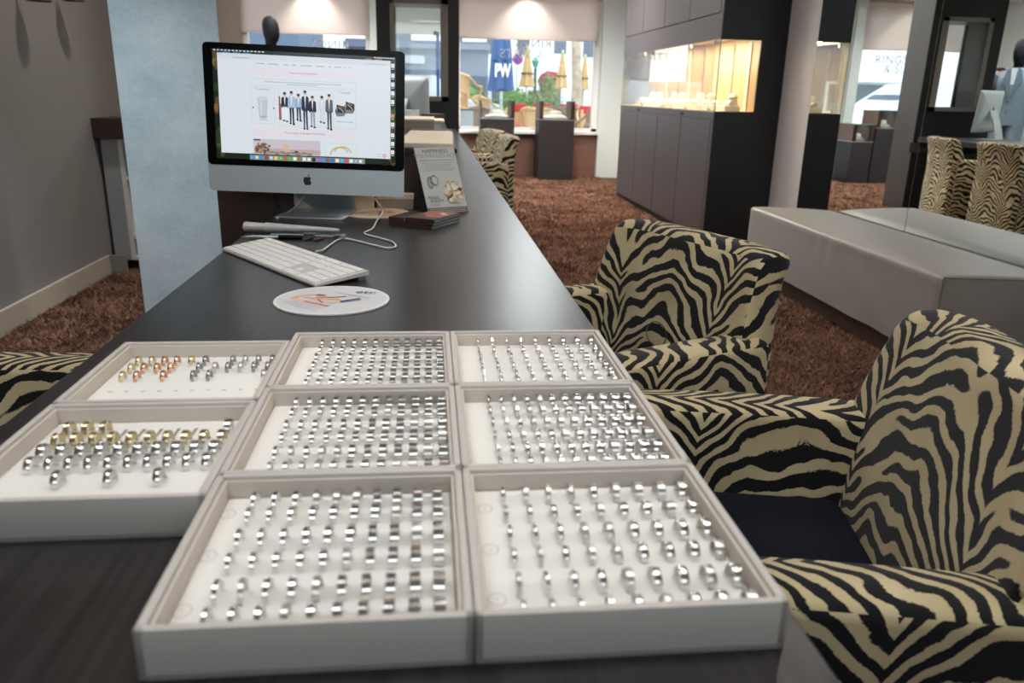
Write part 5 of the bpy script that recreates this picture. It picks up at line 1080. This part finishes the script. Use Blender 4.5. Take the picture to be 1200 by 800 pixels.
# terrace chairs of rattan
M_rat = mat('rattan_tan', rgb(198, 164, 120), 0.7); M_rat2 = mat('rattan_brown', rgb(134, 112, 96), 0.75); M_redc = mat('red_cushion', rgb(178, 52, 62), 0.8)
def rattan_proto(m, cush):
    t = thing('rattan_chair', 'x', 'chair', (0, 0, 0), 0, 'rattan terrace chairs')
    obj('seat', G().loft([ell(0, 0, z, 0.24, 0.23, 16) for z in (0.42, 0.46)]), m, t)
    pth = [(-0.26, -0.2, 0.64), (-0.27, 0.0, 0.67), (-0.22, 0.2, 0.82), (0.0, 0.27, 0.88), (0.22, 0.2, 0.82), (0.27, 0.0, 0.67), (0.26, -0.2, 0.64)]
    obj('hoop', G().tube(smooth_path(pth, 4), 0.022, 8), m, t, True)
    g = G().loft([[(0.225 * math.sin(q), 0.235 * math.cos(q), z) for q in [(-1.1 + 2.2 * i / 8) for i in range(9)]] + [(0.205 * math.sin(q), 0.215 * math.cos(q), z) for q in [(1.1 - 2.2 * i / 8) for i in range(9)]] for z in (0.46, 0.66, 0.85)]); obj('backrest', g, m, t, True)
    for sx, sy in ((-1, -1), (1, -1), (-1, 1), (1, 1)): obj('leg', G().tube([(sx * 0.2, sy * 0.19, 0), (sx * 0.22, sy * 0.2, 0.45), (sx * 0.255, sy * 0.2, 0.64) if sy < 0 else (sx * 0.2, sy * 0.2, 0.6)], 0.018, 8), m, t, True)
    if cush: obj('cushion', G().box(-0.2, 0.2, -0.19, 0.19, 0.46, 0.50, 0.015), M_redc, t); obj('back_cushion', G().box(-0.2, 0.2, 0.17, 0.21, 0.78, 0.92, 0.015), M_redc, t)
    return t
ra, rb, rc = rattan_proto(M_rat, False), rattan_proto(M_rat2, False), rattan_proto(M_rat, True)
def place(o, label, loc, rz, first):
    if first: o.location = loc; o.rotation_euler = (0, 0, rz); o['label'] = label
    else: dup(o, label, loc, rz)
A = [((0.66, 15.6, -0.05), 2.4), ((0.70, 15.64, 0.24), 2.2), ((0.67, 15.6, 0.53), 2.5), ((1.2, 16.85, 0.12), 2.2), ((1.95, 14.7, -0.05), 2.3), ((2.05, 13.4, -0.05), 0.4)]
LA = ['light rattan chair at the bottom of the stack by the window edge', 'light rattan chair in the middle of the stack by the window edge', 'light rattan chair on top of the stack by the window edge', 'light rattan chair leaning beside the chair stack', 'light rattan chair between the two pedestals, farther row', 'light rattan chair between the two pedestals, nearer row']
for i, ((loc, rz), lab) in enumerate(zip(A, LA)): place(ra, lab, loc, rz, i == 0)
for i, ((loc, rz), lab) in enumerate(zip([((0.92, 14.5, -0.05), 2.9), ((2.4, 15.6, -0.05), 0.2), ((2.85, 16.2, -0.05), 0.1), ((2.72, 14.0, -0.05), -1.2)], ['brown rattan chair in front of the chair stack', 'brown rattan chair behind the right pedestal, left one', 'brown rattan chair behind the right pedestal, right one', 'brown rattan chair seen at the right window edge'])): place(rb, lab, loc, rz, i == 0)
for i, ((loc, rz), lab) in enumerate(zip([((1.80, 16.2, -0.05), 0.2), ((2.34, 17.1, -0.05), -0.3), ((3.02, 17.1, -0.05), 0.3), ((3.05, 15.2, -0.05), 0.1)], ['red cushioned chair below the blue parasol', 'red cushioned chair left of the right pedestal', 'red cushioned chair beyond the right pedestal', 'red cushioned chair at the right window edge'])): place(rc, lab, loc, rz, i == 0)
t = thing('menu_board', 'grey folding board on the pavement outside by the window edge', 'sign board', (0.50, 12.6, -0.05), 0.1); obj('front_board', G().box(-0.17, 0.17, -0.08, -0.05, 0, 0.86), M_frost, t); obj('rear_board', G().box(-0.17, 0.17, 0.05, 0.08, 0, 0.86), M_frost, t); obj('hinge', G().box(-0.17, 0.17, -0.08, 0.08, 0.86, 0.88), M_dark, t)
t = thing('notice_board', 'pale notice board with a line of writing outside the glass door', 'sign board', (-0.28, 14.2, -0.05)); obj('board', G().box(-0.33, 0.33, 0, 0.03, 0.4, 1.38), mat('notice_lilac', rgb(196, 196, 206), 0.8), t); obj('board_legs', G().box(-0.3, -0.26, 0, 0.03, 0, 0.4).box(0.26, 0.3, 0, 0.03, 0, 0.4), M_dark, t); obj('notice_text', text_g('ETEN & DRINKEN', 0.07, UPRIGHT((0.02, -0.002, 1.22)), None), M_fac2, t)
# parked cars outside the left window and door
M_carw = mat('car_white', rgb(226, 230, 234), 0.25, coat=0.5); M_carg = mat('car_silver', rgb(176, 186, 194), 0.3, coat=0.5)
def car(label, x, y, m):
    t = thing('car', label, 'car', (x, y, -0.05))           # side on to the window, front towards +x
    side = [(-2.0, 0.35), (-2.05, 0.7), (-1.95, 0.92), (-1.3, 1.0), (-0.75, 1.42), (0.5, 1.44), (1.15, 1.0), (1.85, 0.88), (2.05, 0.65), (2.05, 0.35)]
    rings = []
    for yy, k in ((-0.82, 0.93), (-0.78, 0.985), (-0.6, 1.0), (0.6, 1.0), (0.78, 0.985), (0.82, 0.93)): rings.append([(px * (0.985 if abs(yy) > 0.7 else 1), yy * (1.0 if pz < 1.02 else 0.86), 0.35 + (pz - 0.35) * k) for px, pz in side])
    obj('body', G().loft(rings), m, t, True, 30)
    obj('side_window', G().prism([(-1.1, 1.02), (-0.68, 1.34), (0.42, 1.36), (0.95, 1.02)], 0, 0.012, MAT((0, -0.80, 0), (1, 0, 0), (0, 0.08, 1), (0, -1, 0))), M_win, t)
    for wx in (-1.25, 1.25):
        for wy in (-0.84, 0.62): obj('wheel', G().lathe([(0, 0), (0.18, 0.0), (0.32, 0.02), (0.32, 0.20), (0, 0.22)], 20, M=MAT((wx, wy, 0.32), (1, 0, 0), (0, 0, 1), (0, 1, 0))), M_black, t, True)
    obj('windscreen', G().prism([(-0.6, 0.02), (0.6, 0.02), (0.52, 0.5), (-0.52, 0.5)], 0.0, 0.01, MAT((1.13, 0, 1.0), (0, 1, 0), (-0.66, 0, 0.46), (0.46, 0, 0.66))), M_win, t)
    return t
car('white car parked outside the left shop window', -4.1, 14.5, M_carw); car('silver car parked behind the white car outside', -0.35, 18.2, M_carg)
